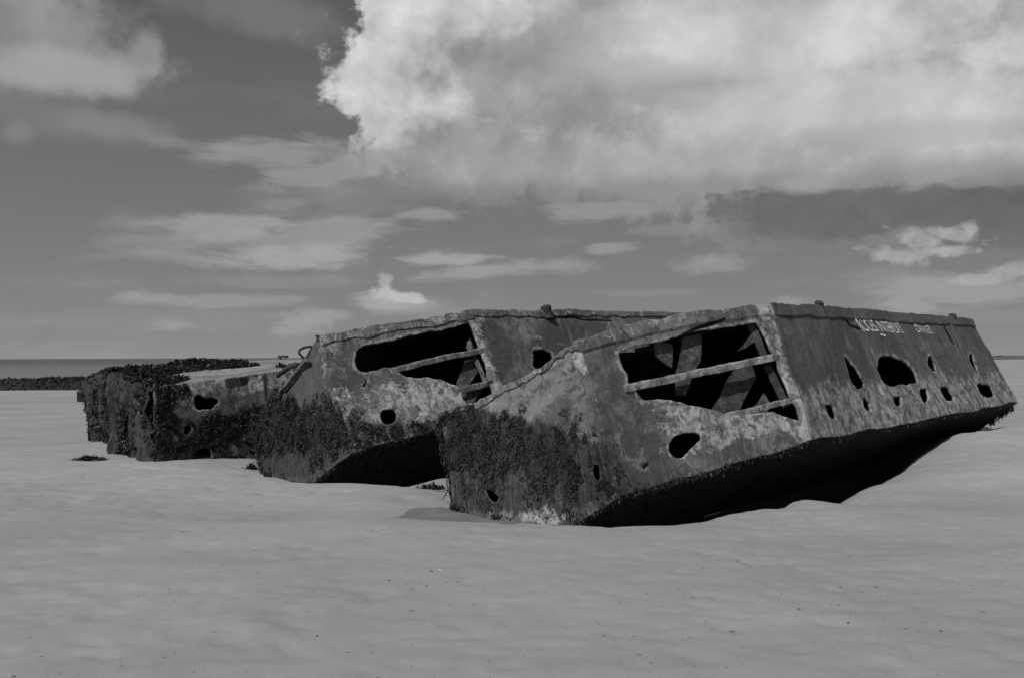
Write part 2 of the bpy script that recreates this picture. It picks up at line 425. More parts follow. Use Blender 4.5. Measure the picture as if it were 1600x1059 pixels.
def weed_on_panel(name, pan, polys, n, size, parent, seed=0, mat=None, fade=.12, off=0.0, thin=None):
    rs = np.random.RandomState(seed + 11); pts = []
    pp = [(pan.polys([p])[0], wgt) for p, wgt in polys]
    U = rs.uniform(0, pan.W, n * 6); Vv = rs.uniform(0, pan.H, n * 6); uv = np.stack([U, Vv], -1); dens = np.zeros(len(U))
    for p, wgt in pp:
        d, _ = poly_near(p, uv); sd = np.where(inside(p, uv), d, -d); dens = np.maximum(dens, wgt * sstep(-fade, fade, sd))
    q_ = np.stack([U, Vv * .6, U * 0 + seed], -1); cl = fbm(q_, 3.2, 5, 700 + seed, .62); c2 = fbm(q_, 16, 3, 740 + seed)
    dens = dens * sstep(-.26, .06, cl + dens * .52 - .17) * (.35 + .65 * sstep(-.25, .15, c2 + .4 * cl))
    for h_ in getattr(pan, 'holes', []):
        d_, _ = poly_near(h_, uv + [0, size * .6]); dens = np.where(inside(h_, uv) | inside(h_, uv + [0, size * .6]) | (d_ < .012), 0, dens)
    k = np.nonzero(rs.uniform(size=len(U)) < dens)[0][:n]; uv = uv[k]
    P = pan.at(uv[:, 0], uv[:, 1], off + .02 * np.clip(c2[k] + .2, 0, 1)); N = pan.normal(uv[:, 0], uv[:, 1])
    D = np.tile(np.array([[0, 0, -1.]]), (len(P), 1)) + N * .15
    sz = size * (.75 + 1.3 * np.clip(c2[k] + .15, 0, .8))[:, None]
    return strands(name, P, N, D, sz, parent, mat or M['weed'], seed, tintadd=.9 * cl[k])

# ================================================================== WRECK A : nearest, right of the beach
GROUP = 'wrecked harbour pontoons lying on the beach'
oA = S(1150, 800, 10.0); oA[2] = 0
A = thing('wrecked_pontoon', 'nearest wrecked pontoon, long side showing, with jagged round holes and painted white letters', 'shipwreck', oA, GROUP)
zA = lambda pts: Z(2.7167, 940, 450, pts)
zAb = lambda pts: Z(2.786, 660, 460, pts)
zAs = lambda pts: Z(2.8625, 1200, 450, pts)
aU1, aU2, aU3, aU4 = (1520, 499, 17.1), (1203, 474, 10.6), (903, 528, 9.3), (688, 643, 9.95)
aL1, aL2, aL3 = (1588, 629, 16.5), (1265, 690, 10.0), (975, 775, 9.0)
pAside = Panel([aU2, aU1], [aL2, aL1])
pAend = Panel([aU3, (1000, 503, 9.73), (1100, 485, 10.17), (1160, 478, 10.42), aU2], [aL3, (1064, 749, 9.3), (1155, 722, 9.6), (1217, 704, 9.83), aL2])
pAbow = Panel([aU4, (712, 634, 9.9), (734, 633, 9.85), (764, 615, 9.75), (804, 597, 9.62), (838, 582, 9.5), (874, 558, 9.4), (888, 542, 9.34), aU3],
              [(704, 793, 9.6), (722, 799, 9.5), (745, 806, 9.4), (775, 814, 9.25), (820, 823, 9.0), (865, 829, 8.8), (905, 818, 8.8), (945, 795, 8.9), aL3], ext=0)
# side
sideholes = [zAs([(345,310),(360,312),(400,360),(440,425),(435,445),(400,450),(375,420),(352,350)]),
 zAs([(492,315),(505,303),(560,308),(620,335),(655,375),(670,415),(668,425),(600,432),(540,438),(510,415),(492,360)]),
 zAs([(712,305),(730,303),(755,350),(752,372),(735,375),(712,345)]),
 zAs([(898,298),(915,298),(927,325),(948,378),(938,378),(905,338)]),
 zAs([(248,510),(285,515),(300,550),(298,580),(280,585),(262,560)]),
 zAs([(425,490),(440,485),(465,520),(467,555),(455,555),(432,525)]),
 zAs([(558,480),(590,480),(597,515),(578,528),(562,505)]),
 zAs([(675,455),(708,455),(718,490),(712,512),(695,515),(680,485)]),
 zAs([(760,450),(778,440),(808,448),(830,485),(828,510),(795,515),(772,485)]),
 zAs([(935,432),(955,424),(995,432),(1015,468),(1010,485),(970,490),(950,465)])]
z10 = lambda pts: Z(10, 1320, 480, pts)
cr = [z10([(-40,150),(60,215),(110,275),(200,305),(270,360),(262,378),(190,335),(100,300),(50,245)]),
      z10([(770,340),(820,352),(872,398),(850,408),(800,372)]), zAs([(785,170),(812,200),(840,250),(832,250),(806,212)])]
def uAt(px, py=600): return pAside.uv(px, py)[0]
wA = lambda U, V: (.74 * sstep(.46, .76, V / pAside.H + .06 * fbm(np.stack([U, V, U * 0], -1), 2, 3, 5)) + .30 * sstep(.22, .0, U)
                   + .5 * sum(np.exp(-((U - uAt(x) - .0) / .14) ** 2) for x in (1382, 1478, 1536)) * sstep(.12, .3, V / pAside.H))
ridgesA = [(uAt(x), .05, .022) for x in (1375, 1472, 1530)] + [(.03, .08, .015)]
build_panel('side_panel', pAside, A, M['shell_side'], sideholes, cracks=cr, wearfn=lambda U, V: np.clip(wA(U, V), 0, 1), ridges=ridgesA, rag_top=.02, seed=1,
            res=.016, weed_and_shade=[(zAs([(150,640),(300,660),(560,610),(760,570),(970,530),(1120,500),(1130,560),(560,680),(150,740)]), .0, .05)])
build_panel('rim', pAside, A, M['shell_side'], off=.018, v0=-.012, v1=.16, thick=.04, wearfn=lambda U, V: .2 + 0 * U, rag_top=.02, rag_bot=.03, seed=2)
# end
openA = zA([(65,270),(110,255),(150,243),(230,228),(330,205),(430,178),(540,160),(655,142),(672,170),(715,262),(740,310),(765,390),(795,465),(815,500),(845,565),(815,558),(760,540),(722,520),(640,530),(530,547),(480,517),(430,510),(400,505),(345,483),(250,475),(180,475),(160,445),(108,410),(105,365),(80,330),(72,300)])
endholes = [openA, zA([(290,660),(310,625),(400,610),(430,622),(425,645),(375,690),(350,722),(320,722),(295,700)])]
def wAe(U, V):
    f = V / pAend.H
    w = .6 * sstep(.30, .0, f) + .85 * sstep(.38, .05, pAend.W - U) + .9 * sstep(.42, .6, f) * sstep(.96, .84, f) * sstep(.2, 1.0, U) + .35 * sstep(.25, .0, U) * (f < .5)
    return np.clip(w * (0.75 + .5 * fbm(np.stack([U, V, U * 0 + 4], -1), 1.6, 3, 9)), 0, 1)
build_panel('end_panel', pAend, A, M['shell'], endholes, wearfn=wAe, seed=3, res=.013, rag_top=.03, rag_amp=.008,
            weed_and_shade=[(zA([(-40,680),(60,720),(180,835),(120,880),(-60,940)]), .7, .15)],
            cracks=[zA([(330,205),(400,170),(520,128),(522,135),(400,180),(335,212)]), zA([(180,760),(200,740),(205,748),(184,768)])], liftfn=lambda U, V: .022 * sstep(.0, .03, .17 - V) )
# bow
wbA = [(zAb([(85,490),(200,485),(330,540),(480,545),(620,600),(740,640),(860,700),(960,790),(760,900),(600,960),(560,935),(300,950),(130,920),(60,600)]), .92, .12)]
build_panel('bow_panel', pAbow, A, M['shell'], [zAb([(275,840),(300,845),(345,880),(320,905),(300,890),(280,865)]), zAb([(745,745),(770,745),(775,815),(755,820),(740,795)]),
            zAb([(656,350),(668,350),(668,364),(657,362)])], weed_and_shade=wbA, seed=5, res=.015, rag_amp=.008, rag_top=.05,
            wearfn=lambda U, V: np.clip(.5 * sstep(.35, .05, V / pAbow.H) * sstep(.5, .9, U / pAbow.W) + .35 * sstep(.08, .0, V) + .3 * sstep(.3, .0, pAbow.W - U), 0, 1),
            wears=[(zAb([(430,930),(500,880),(620,900),(640,990),(560,1010),(440,990)]), .75, .05), (zAb([(545,830),(570,832),(605,890),(595,905),(560,865)]), 1., .02),
                   (zAb([(640,170),(760,140),(860,200),(820,260),(700,300),(560,330),(540,370),(620,260)]), .75, .08)])
build_panel('flange', pAbow, A, M['shell'], off=.018, v0=-.02, v1=.06, u0=0, u1=pAbow.W, thick=.04, wearfn=lambda U, V: .35 + .3 * fbm(np.stack([U, V, U * 0], -1), 2.5, 3, 6), rag_top=.07, rag_bot=.14, seed=6)
# closing plates: deck, far sides, underside
def V3(p): return S(*p)
Lvec = V3(aU1) - V3(aU2)
A5 = V3(aU4) + Lvec * .97; A6 = V3(aU1) + np.array([-1.5, 1.5, -.15])
dA = M['shell_dark']
quadshell('deck', [V3(aU3) + [.08, .12, -.12], V3(aU2) + [0, 0, -.04], V3(aU1), A6], A, dA)
_dz = np.array([.08, .12, -.2])
quadshell('deck', [V3(aU4) + _dz, V3(aU3) + _dz, A6, A5], A, dA)
dn = np.array([0, 0, -1.2])
quadshell('back_panel', [A5, V3(aU4) + [.03, .04, -.06], V3((704, 793, 9.6)) + [0, 0, -.3], A5 + dn], A, dA)
quadshell('stern_panel', [V3(aU1), A6, A6 + dn * 1.2, V3(aL1)], A, dA); quadshell('stern_panel', [A6, A5, A5 + dn, A6 + dn], A, dA)
inw = np.cross(Lvec, [0, 0, 1]); inw[2] = 0; inw = -inw / np.linalg.norm(inw)
K1 = V3(aL1) + inw * .85 + [0, 0, -.75]; K2 = V3(aL2) + inw * 1.1 + [-.2, .2, -1.0]; K3 = V3(aL3) + np.array([.5, 1.0, -.9]); K0 = V3((885, 828, 8.72)) + np.array([.45, .7, -.5])
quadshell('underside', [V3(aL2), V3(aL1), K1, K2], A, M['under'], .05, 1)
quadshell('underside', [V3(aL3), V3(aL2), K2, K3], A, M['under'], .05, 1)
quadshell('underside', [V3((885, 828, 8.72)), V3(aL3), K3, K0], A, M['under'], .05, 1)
# crossbars and inner frames
def on(pan, pt, off): u, v = pan.uv(*pt); return pan.at(np.array([u]), np.array([v]), off)[0]
beam('crossbar', on(pAend, zA([(95,428)])[0], -.02), on(pAend, zA([(745,288)])[0], -.02), .085, .078, A, M['timber'], seed=1, wear=.95, rough=.012)
beam('crossbar', on(pAend, zA([(515,543)])[0], -.03), on(pAend, zA([(845,468)])[0], -.03), .06, .058, A, M['timber'], seed=2, wear=.8, rough=.012)
beam('frame', on(pAend, zA([(650,130)])[0], -.10), on(pAend, zA([(715,300)])[0], -.10), .035, .09, A, M['plate'], up=(1, 0, 0), seed=3, wear=.3)
beam('frame', on(pAend, zA([(722,310)])[0], -.11), on(pAend, zA([(800,490)])[0], -.11), .035, .09, A, M['plate'], up=(1, 0, 0), seed=4, wear=.3)
ein = pAend.normal(np.array([1.]), np.array([.5]))[0] * -1
for i, (poly, off) in enumerate(((([(235,205),(325,222),(325,245),(320,325),(290,310),(250,270)]), -.10), (([(375,190),(450,175),(450,225),(445,290),(420,340),(390,440),(350,440),(345,355),(360,290)]), -.13),
                    (([(470,620),(590,560),(600,530),(695,350),(670,265),(640,270),(580,345),(500,520),(450,610)]), -.22), (([(600,250),(655,185),(668,215),(612,245)]), -.10),
                    (([(600,560),(680,490),(722,415),(750,468),(700,600)]), -.2))):
    plate('brace', [on(pAend, q, off) for q in zA(poly)], ein * .025, A, M['plate'], seed=i)
# near-black screens added to keep the inside dark
def dark_screen(par, a, b_, H, mat=M['inner']):
    quadshell('dark_screen', [a, b_, b_ - [0, 0, H], a - [0, 0, H]], par, mat, .2, .3)
dark_screen(A, V3(aU3) + np.array([.75, 1.2, -.1]), V3(aU2) + np.array([.4, 1.6, -.1]), 2.0)
_l = np.array([-.73, .68, 0]); dark_screen(A, V3(aU2) + _l * .75 + [.3, .3, -.12], V3(aU1) + _l * .75 + [-.2, -.2, -.12], 1.9)
# bollards
def bollard(par, base, h, lean, r=.06, seed=0, knob=1.3):
    base = np.array(base, float); n = 10; V = []; lean = np.array(lean, float)
    prof = [(0, 1.2), (.1, 1.0), (.3, .85), (.55, .85), (.7, 1.1 * knob), (.85, 1.2 * knob), (.97, .85 * knob), (1., .35)]
    for f, rr in prof:
        for k in range(n):
            a = 2 * math.pi * k / n; V.append(base + np.array([math.cos(a) * r * rr, math.sin(a) * r * rr, 0]) + lean * f + [0, 0, h * f])
    V = np.array(V); V += np.stack([fbm(V, 14, 3, 600 + seed + k) for k in range(3)], -1) * r * .5
    F_ = [(i * n + j, i * n + (j + 1) % n, (i + 1) * n + (j + 1) % n, (i + 1) * n + j) for i in range(len(prof) - 1) for j in range(n)] + [tuple(range(n - 1, -1, -1)), tuple(range(len(V) - n, len(V)))]
    return mesh_obj('bollard', V, F_, M['iron'], par)
bollard(A, S(1287, 491, 11.74), .18, (-.07, 0, 0), .045, 1, 1.0)
bollard(A, S(1490, 502, 16.12), .13, (-.02, 0, 0), .055, 2, 1.0)
# weed
weed_on_panel('seaweed', pAbow, [(zAb([(85,490),(200,485),(260,560),(330,570),(480,570),(640,610),(740,660),(860,720),(800,830),(740,840),(600,820),(470,760),(330,740),(110,740),(60,620)]), 1.),
                                  (zAb([(60,600),(120,700),(330,740),(760,850),(960,800),(760,900),(430,900),(300,930),(140,880)]), .10), (zAb([(480,560),(700,610),(880,680),(930,760),(820,850),(640,800)]), 1.)], 52000, .0165, A, 1, fade=.22)
weed_on_panel('seaweed', pAend, [(zA([(-60,620),(40,640),(120,820),(60,900),(-60,960)]), .40), (zA([(60,850),(880,655),(880,700),(60,905)]), .5)], 3000, .022, A, 2, fade=.1)
def fringe(name, par, pts, n, L, seed, mat=None):
    rs = np.random.RandomState(seed); pts = [np.array(p) for p in pts]; seg = [np.linalg.norm(pts[i + 1] - pts[i]) for i in range(len(pts) - 1)]; c = np.concatenate([[0], np.cumsum(seg)])
    t_ = rs.uniform(0, c[-1], n); t_ = t_[fbm(np.stack([t_, t_ * 0, t_ * 0], -1), 3, 3, seed) > rs.uniform(-.5, .3, n)]
    P = np.stack([np.interp(t_, c, np.array(pts)[:, k]) for k in range(3)], -1); P = P + warp(P) + rs.normal(size=P.shape) * .015
    N = np.tile(np.array([[0, -1., 0]]), (len(P), 1)) * .5 + rs.normal(size=P.shape) * .1
    return strands(name, P, N, np.tile(np.array([[0, 0, -1.]]), (len(P), 1)), L, par, mat or M['weed'], seed, width=.25, spread=.5)
fringe('seaweed', A, [V3((885, 828, 8.72)) , V3(aL3), V3(aL2)], 1300, .04, 31)
fringe('seaweed', A, [V3(aL2) + [0, 0, -.02], V3(aL1) + [0, 0, -.02]], 700, .03, 32)
fringe('seaweed', A, [V3(aL1) + [0, .1, -.03], V3(aL1) + inw * .4 + [0, .1, -.35], K1], 700, .10, 33)
fringe('seaweed', A, [S(688, 645, 9.93), S(684, 668, 9.9), S(688, 700, 9.85), S(699, 750, 9.75), S(706, 790, 9.65)], 2200, .03, 34)
fringe('seaweed', B, [S(437, 615, 12.6), S(402, 655, 12.85), S(400, 690, 12.7), S(408, 735, 12.5)], 1500, .05, 35) if False else None
fringe('seaweed', A, [S(704, 786, 9.58), S(745, 798, 9.38), S(790, 806, 9.2), S(850, 806, 9.0), S(890, 800, 8.9)], 900, .035, 36)
# lettering
def lettering(text, pan, p_tl, p_tr, p_bl, par, keepv, name='lettering', widths=None):
    cu = bpy.data.curves.new(name, 'FONT'); cu.body = text; cu.resolution_u = 3; cu.offset = .008; cu.space_character = 1.0; to = bpy.data.objects.new('t', cu); C.objects.link(to)
    dg = bpy.context.evaluated_depsgraph_get(); me = bpy.data.meshes.new_from_object(to.evaluated_get(dg)); bpy.data.objects.remove(to)
    import bmesh
    bm = bmesh.new(); bm.from_mesh(me); bmesh.ops.triangulate(bm, faces=bm.faces[:])
    bmesh.ops.subdivide_edges(bm, edges=[e for e in bm.edges if e.calc_length() > .12], cuts=2)
    bmesh.ops.triangulate(bm, faces=bm.faces[:])
    V = np.array([v.co[:] for v in bm.verts]); F_ = [tuple(v.index for v in f.verts) for f in bm.faces]; bm.free()
    x = (V[:, 0] - V[:, 0].min()) / np.ptp(V[:, 0]); y = (V[:, 1].max() - V[:, 1]) / np.ptp(V[:, 1])
    a, b_, c_ = [np.array(pan.uv(*q)) for q in (p_tl, p_tr, p_bl)]
    uv = a + x[:, None] * (b_ - a) + y[:, None] * (c_ - a)
    uv += np.stack([fbm(np.stack([uv[:, 0], uv[:, 1], uv[:, 0] * 0 + k], -1), 6, 2, 40) for k in range(2)], -1) * .012
    lift = sum(hh * np.exp(-((uv[:, 0] - ru) / w) ** 2) for ru, w, hh in ridgesA)
    P = pan.at(uv[:, 0], uv[:, 1], .006 + lift)
    mesh_obj(name, P, F_, M['paint'], par, smooth=False, attrs=dict(keep=np.full(len(P), keepv)))
lettering('ACCES INTERDIT', pAside, (1334, 500.5), (1402, 504.5), (1347, 519), A, .62)
lettering('DANGER', pAside, (1428, 508), (1453, 510), (1436, 521), A, .25)
lettering('-', pAside, (1375, 523), (1383, 524), (1376, 525.5), A, .5)

# ================================================================== WRECK B : middle
oB = S(600, 740, 13.0); oB[2] = 0
B = thing('wrecked_pontoon', 'middle wrecked pontoon with a wide dark opening in its end, leaning behind the nearest one', 'shipwreck', oB, GROUP)
zB = lambda pts: Z(3.31, 380, 460, pts)
bU1, bU2, bU3, bU4 = (1155, 491, 19.3), (735, 485, 13.3), (496, 527, 12.0), (437, 612, 12.6)
bL1, bL2, bL3, bM = (1103, 611, 18.7), (795, 641, 12.7), (552, 706, 11.6), (488, 757, 11.4)
pBside = Panel([bU2, (870, 486, 14.75), (980, 487, 16.2), bU1], [bL2, (930, 630.5, 14.2), (1040, 622, 15.6), bL1])
pBend = Panel([bU3, (560, 514, 12.34), (650, 499, 12.84), bU2], [bL3, (617, 690, 11.85), (710, 664, 12.3), bL2])
pBbow = Panel([(400, 658, 12.9), bU4, (470, 565, 12.2), bU3], [(408, 740, 12.5), (425, 748, 12.2), bM, bL3])
build_panel('side_panel', pBside, B, M['shell'], [zAb([(487,245),(520,233),(560,255),(570,280),(540,305),(500,328),(487,310)]), zAb([(488,177),(497,177),(499,188),(489,188)]), zAb([(507,181),(517,182),(518,192),(508,191)])],
            wearfn=lambda U, V: np.clip(.7 * sstep(.3, .0, U) + .55 * sstep(.3, .0, V), 0, 1) * .8, res=.022, seed=8, rag_top=.02, u1=pBside.W,
            cracks=[Z(5.714, 820, 470, [(250,140),(300,135),(440,150),(520,175),(640,170),(790,182),(640,180),(520,185),(440,162),(260,152)])])
build_panel('rim', pBside, B, M['shell'], off=.014, v0=-.012, v1=.11, thick=.04, wearfn=lambda U, V: .45 + 0 * U, rag_top=.02, rag_bot=.05, seed=9, res=.022)
openB = zB([(575,330),(578,300),(590,280),(615,266),(700,250),(780,235),(860,205),(1000,180),(1165,140),(1180,190),(1205,240),(1240,330),(1262,420),(1278,460),(1290,520),(1170,580),(1130,540),(1125,490),(1100,468),(1030,450),(960,432),(890,432),(830,425),(800,395),(740,380),(690,395),(640,405),(600,405),(582,380)])
build_panel('end_panel', pBend, B, M['shell'], [openB, zB([(605,485),(632,436),(642,436),(615,487)]), zB([(695,630),(715,600),(770,595),(790,620),(780,660),(740,680),(705,670)])],
            wearfn=lambda U, V: np.clip((.6 * sstep(.25, 0, V / pBend.H) + .75 * sstep(.35, .05, pBend.W - U) + .6 * sstep(.4, .6, V / pBend.H) + .5 * sstep(.35, .1, U) * sstep(.7, .4, V / pBend.H)), 0, 1) * (.8 + .3 * fbm(np.stack([U, V, U * 0], -1), 1.5, 2, 4)),
            weed_and_shade=[(zB([(520,720),(600,660),(900,670),(1000,640),(1060,690),(600,800),(500,830)]), .6, .1)], seed=10, res=.016, rag_top=.03, rag_bot=.03,
            wears=[(zB([(640,500),(760,440),(1120,480),(1090,600),(950,690),(860,660),(700,600)]), .85, .15)])
build_panel('bow_panel', pBbow, B, M['shell_side'], weed_and_shade=[(zB([(60,600),(230,560),(520,590),(560,700),(640,780),(560,900),(400,980),(90,900)]), .8, .1)], seed=12, res=.018,
            wearfn=lambda U, V: np.clip(.5 * sstep(.35, 0, pBbow.W - U), 0, 1))
build_panel('rim', pBend, B, M['shell'], off=.016, v0=-.015, v1=.13, thick=.04, wearfn=lambda U, V: .5 + 0 * U, rag_top=.03, rag_bot=.05, seed=13, res=.02)
# raised flange along the bow edge and a dark strip put in for the shade of its slot
beam('flange', on(pBbow, zB([(335,345)])[0], .03), on(pBbow, zB([(205,505)])[0], .03), .065, .05, B, M['shell'], seed=14, wear=.3, rough=.02)
beam('flange', on(pBbow, zB([(352,358)])[0], .012), on(pBbow, zB([(226,505)])[0], .012), .045, .05, B, M['under'], seed=15, rough=.02)
Bv = V3(bU1) - V3(bU2); B5 = V3(bU4) + Bv * .95 ; B6 = V3(bU1) + np.array([-1.3, 1.2, -.3])
quadshell('deck', [V3(bU3), V3(bU2), V3(bU1), B6], B, dA); quadshell('deck', [V3(bU4), V3(bU3), B6, B5], B, dA)
quadshell('back_panel', [B5, V3(bU4), V3((408, 740, 12.5)) + [0, 0, -.3], B5 + dn], B, dA)
quadshell('back_panel', [V3(bU4), V3((400, 658, 12.9)), V3((408, 740, 12.5)) + [0, .02, 0], V3((408, 740, 12.5)) + [0, .1, -.2]], B, dA)
quadshell('stern_panel', [V3(bU1), B6, B6 + dn * 1.2, V3(bL1)], B, dA); quadshell('stern_panel', [B6, B5, B5 + dn, B6 + dn], B, dA)
inb = np.cross(Bv, [0, 0, 1]); inb[2] = 0; inb = -inb / np.linalg.norm(inb)
J1 = V3(bL1) + inb * .9 + [0, 0, -.8]; J2 = V3(bL2) + inb * 1.1 + [-.2, .2, -1.2]; J3 = V3(bL3) + np.array([.5, 1.1, -.95]); J0 = V3(bM) + np.array([.5, .8, -.5])
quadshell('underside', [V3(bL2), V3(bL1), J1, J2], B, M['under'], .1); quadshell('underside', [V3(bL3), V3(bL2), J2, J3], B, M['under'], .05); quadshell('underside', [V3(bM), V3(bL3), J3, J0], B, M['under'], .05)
beam('crossbar', on(pBend, zB([(770,395)])[0], -.03), on(pBend, zB([(1250,276)])[0], -.03), .09, .075, B, M['timber'], seed=16, wear=.7, bend=.02, rough=.012)
beam('crossbar', on(pBend, zB([(1110,500)])[0], -.03), on(pBend, zB([(1290,450)])[0], -.03), .08, .085, B, M['timber'], seed=17, wear=.5, rough=.012)
beam('frame', on(pBend, zB([(1175,225)])[0], -.1), on(pBend, zB([(1265,440)])[0], -.1), .04, .06, B, M['plate'], up=(1, 0, 0), seed=18)
for i, (poly, off) in enumerate((([(1160,310),(1218,300),(1240,350),(1185,450),(1150,560),(1080,560),(1140,380)], -.16), ([(1150,560),(1180,490),(1240,440),(1262,462),(1190,570)], -.10), ([(1160,250),(1180,205),(1200,260),(1175,270)], -.1))):
    plate('brace', [on(pBend, q, off) for q in zB(poly)], ein * .025, B, M['plate'], seed=20 + i)
dark_screen(B, V3(bU3) + np.array([.75, 1.2, -.1]), V3(bU2) + np.array([.4, 1.6, -.1]), 2.0)
dark_screen(B, V3(bU2) + _l * .75 + [.3, .3, -.12], V3(bU1) + _l * .75 + [-.2, -.2, -.12], 1.9)
bollard(B, S(857, 498, 14.5), .22, (-.05, 0, .0), .085, 3, .85)
# bent hook at the tip
def tube(name, pts, r, par, mat, seed=0, taper=1., attrs=None, n=7):
    P = np.array(pts, float)
    for _ in range(2):
        Q = [P[0]]
        for i in range(len(P) - 1): Q += [P[i] * .75 + P[i + 1] * .25, P[i] * .25 + P[i + 1] * .75]
        Q.append(P[-1]); P = np.array(Q)
    V = []; m_ = len(P)
    for i in range(m_):
        d = P[min(i + 1, m_ - 1)] - P[max(i - 1, 0)]; d /= np.linalg.norm(d) + 1e-9; x = np.cross(d, [.3, .2, 1]); x /= np.linalg.norm(x); y = np.cross(x, d); rr = r * (1 + (taper - 1) * i / (m_ - 1))
        for k in range(n): a = 2 * math.pi * k / n; V.append(P[i] + (x * math.cos(a) + y * math.sin(a)) * rr)
    V = np.array(V); V += np.stack([fbm(V, 20, 2, 800 + seed + k) for k in range(3)], -1) * r * .5
    F_ = [(i * n + j, i * n + (j + 1) % n, (i + 1) * n + (j + 1) % n, (i + 1) * n + j) for i in range(m_ - 1) for j in range(n)] + [tuple(range(n - 1, -1, -1)), tuple(range(len(V) - n, len(V)))]
    return mesh_obj(name, V, F_, mat, par, attrs=attrs)
tube('mooring_hook', [S(482, 572, 12.1), S(476, 560, 12.05), S(467, 552, 12.0), S(467, 547, 12.0), S(474, 543, 12.0), S(487, 541, 12.05)], .017, B, M['iron'], 1)
bollard(B, S(498, 530, 12.0), .06, (-.02, 0, 0), .035, 4, 1.0)
weed_on_panel('seaweed', pBbow, [(zB([(60,620),(230,560),(300,590),(420,570),(520,600),(570,700),(600,800),(420,830),(230,800),(90,820)]), 1.), (zB([(90,820),(560,800),(520,880),(400,960),(110,900)]), .35)], 34000, .021, B, 3, fade=.2)
weed_on_panel('seaweed', pBend, [(zB([(540,600),(600,640),(680,700),(640,780),(540,830),(500,760)]), .8), (zB([(520,700),(580,690),(900,670),(1000,690),(900,740),(640,780),(540,830)]), .9), (zB([(560,680),(900,650),(1050,690),(560,760)]), .25)], 9000, .022, B, 4, fade=.12)
fringe('seaweed', B, [S(428, 622, 12.65), S(404, 656, 12.85), S(402, 700, 12.7), S(408, 735, 12.5)], 1500, .035, 35)
fringe('seaweed', B, [V3((408, 740, 12.5)), V3((425, 748, 12.2)), V3(bM), V3(bL3), V3(bL2)], 1300, .045, 41)

# ================================================================== WRECK C : left, sunk deep
oC = S(250, 720, 14.5); oC[2] = 0
Cw = thing('wrecked_pontoon', 'leftmost wrecked pontoon, sunk deepest with a pale flat top and seaweed hanging over its sides', 'shipwreck', oC, GROUP)
zC = lambda pts: Z(4, 0, 500, pts)
cF = [(238, 603, 13.0), (300, 595, 13.55), (385, 586, 14.4), (440, 579, 15.0), (480, 573, 15.5)]
cB = [(245, 726, 12.9), (315, 724, 13.3), (395, 722, 13.95), (450, 718, 14.4), (485, 715, 14.8)]
pCf = Panel(cF, cB, ext=.15)
pCl = Panel([(137, 597, 17.6), (160, 584, 16.3), (185, 580, 15.2), (212, 590, 14.1), (238, 603, 13.0)], [(142, 692, 17.4), (168, 697, 16.2), (186, 706, 15.2), (212, 716, 14.2), (245, 726, 12.9)], ext=.15)
build_panel('side_panel', pCf, Cw, M['shell_side'], [zC([(1205,480),(1240,455),(1290,480),(1350,470),(1375,500),(1340,530),(1270,550),(1215,555)]), zC([(1140,655),(1180,645),(1190,700),(1160,712),(1140,695)]),
            zC([(1200,830),(1240,795),(1310,800),(1325,850),(1290,885),(1220,880),(1195,850)])], seed=30, res=.02, rag_amp=.02,
            weed_and_shade=[(zC([(900,360),(1060,470),(1060,600),(1200,600),(1320,570),(1600,560),(1800,540),(1900,900),(980,910)]), .62, .15), (zC([(1400,355),(1560,350),(1560,400),(1420,420)]), .9, .04)],  # last patch paints the shade of the recess under the deck edge
            wearfn=lambda U, V: np.clip(.95 * sstep(.22, .0, V / pCf.H) + .3, 0, 1), liftfn=lambda U, V: .03 * np.exp(-((U - 1.9) / .05) ** 2) + .05 * fbm(np.stack([U, V, U * 0], -1), 2.2, 4, 77), rag_top=.14, wears=[(zC([(1300,360),(1700,330),(1760,420),(1500,480),(1380,430)]), .9, .08)])
build_panel('end_panel', pCl, Cw, M['shell_dark'], seed=31, res=.022, wearfn=lambda U, V: .2 + 0 * U, weedfn=lambda U, V: .62 + .35 * fbm(np.stack([U, V * .4, U * 0], -1), 3, 3, 8),
            liftfn=lambda U, V: .38 * fbm(np.stack([U * 1.6, V * .9, U * 0], -1), 1.1, 5, 3, .6), rag_top=.16)
# deck plate of C as a panel so weed and stains follow it
cT = [S(166, 580, 20.5), S(215, 575, 21.5), S(290, 570, 22.5), S(370, 563.5, 23.5), S(440, 561, 23.5), S(500, 559, 23.0)]
cN = [S(137, 592, 17.6) , S(200, 588, 14.6), S(238, 603, 13.0), S(330, 592, 13.85), S(440, 579, 15.0), S(480, 573, 15.5)]
class P3(Panel):
    def __init__(s, top, bot):
        s.top = np.array(top); s.bot = np.array(bot); seg = .5 * (np.linalg.norm(np.diff(s.top, axis=0), axis=1) + np.linalg.norm(np.diff(s.bot, axis=0), axis=1))
        s.cu = np.concatenate([[0], np.cumsum(seg)]); s.W = s.cu[-1]; s.H = np.linalg.norm(s.bot - s.top, axis=1).mean()
pCd = P3(cT, cN)
build_panel('deck', pCd, Cw, M['deck'], seed=33, res=.05, thick=.05, wearfn=lambda U, V: .35 + .5 * fbm(np.stack([U, V, U * 0], -1), .9, 3, 16), off=.0,
            weedfn=lambda U, V: sstep(.42, .30, U / pCd.W + .05 * fbm(np.stack([U, V, U * 0], -1), .8, 3, 6)) * .8 + .0)
bz = np.array([0, 0, -1.6])
quadshell('back_panel', [cT[-1], cT[0], cT[0] + bz, cT[-1] + bz], Cw, dA); quadshell('back_panel', [cT[0], cN[0], cN[0] + bz, cT[0] + bz], Cw, dA); quadshell('back_panel', [cN[-1], cT[-1], cT[-1] + bz, cN[-1] + bz], Cw, dA)
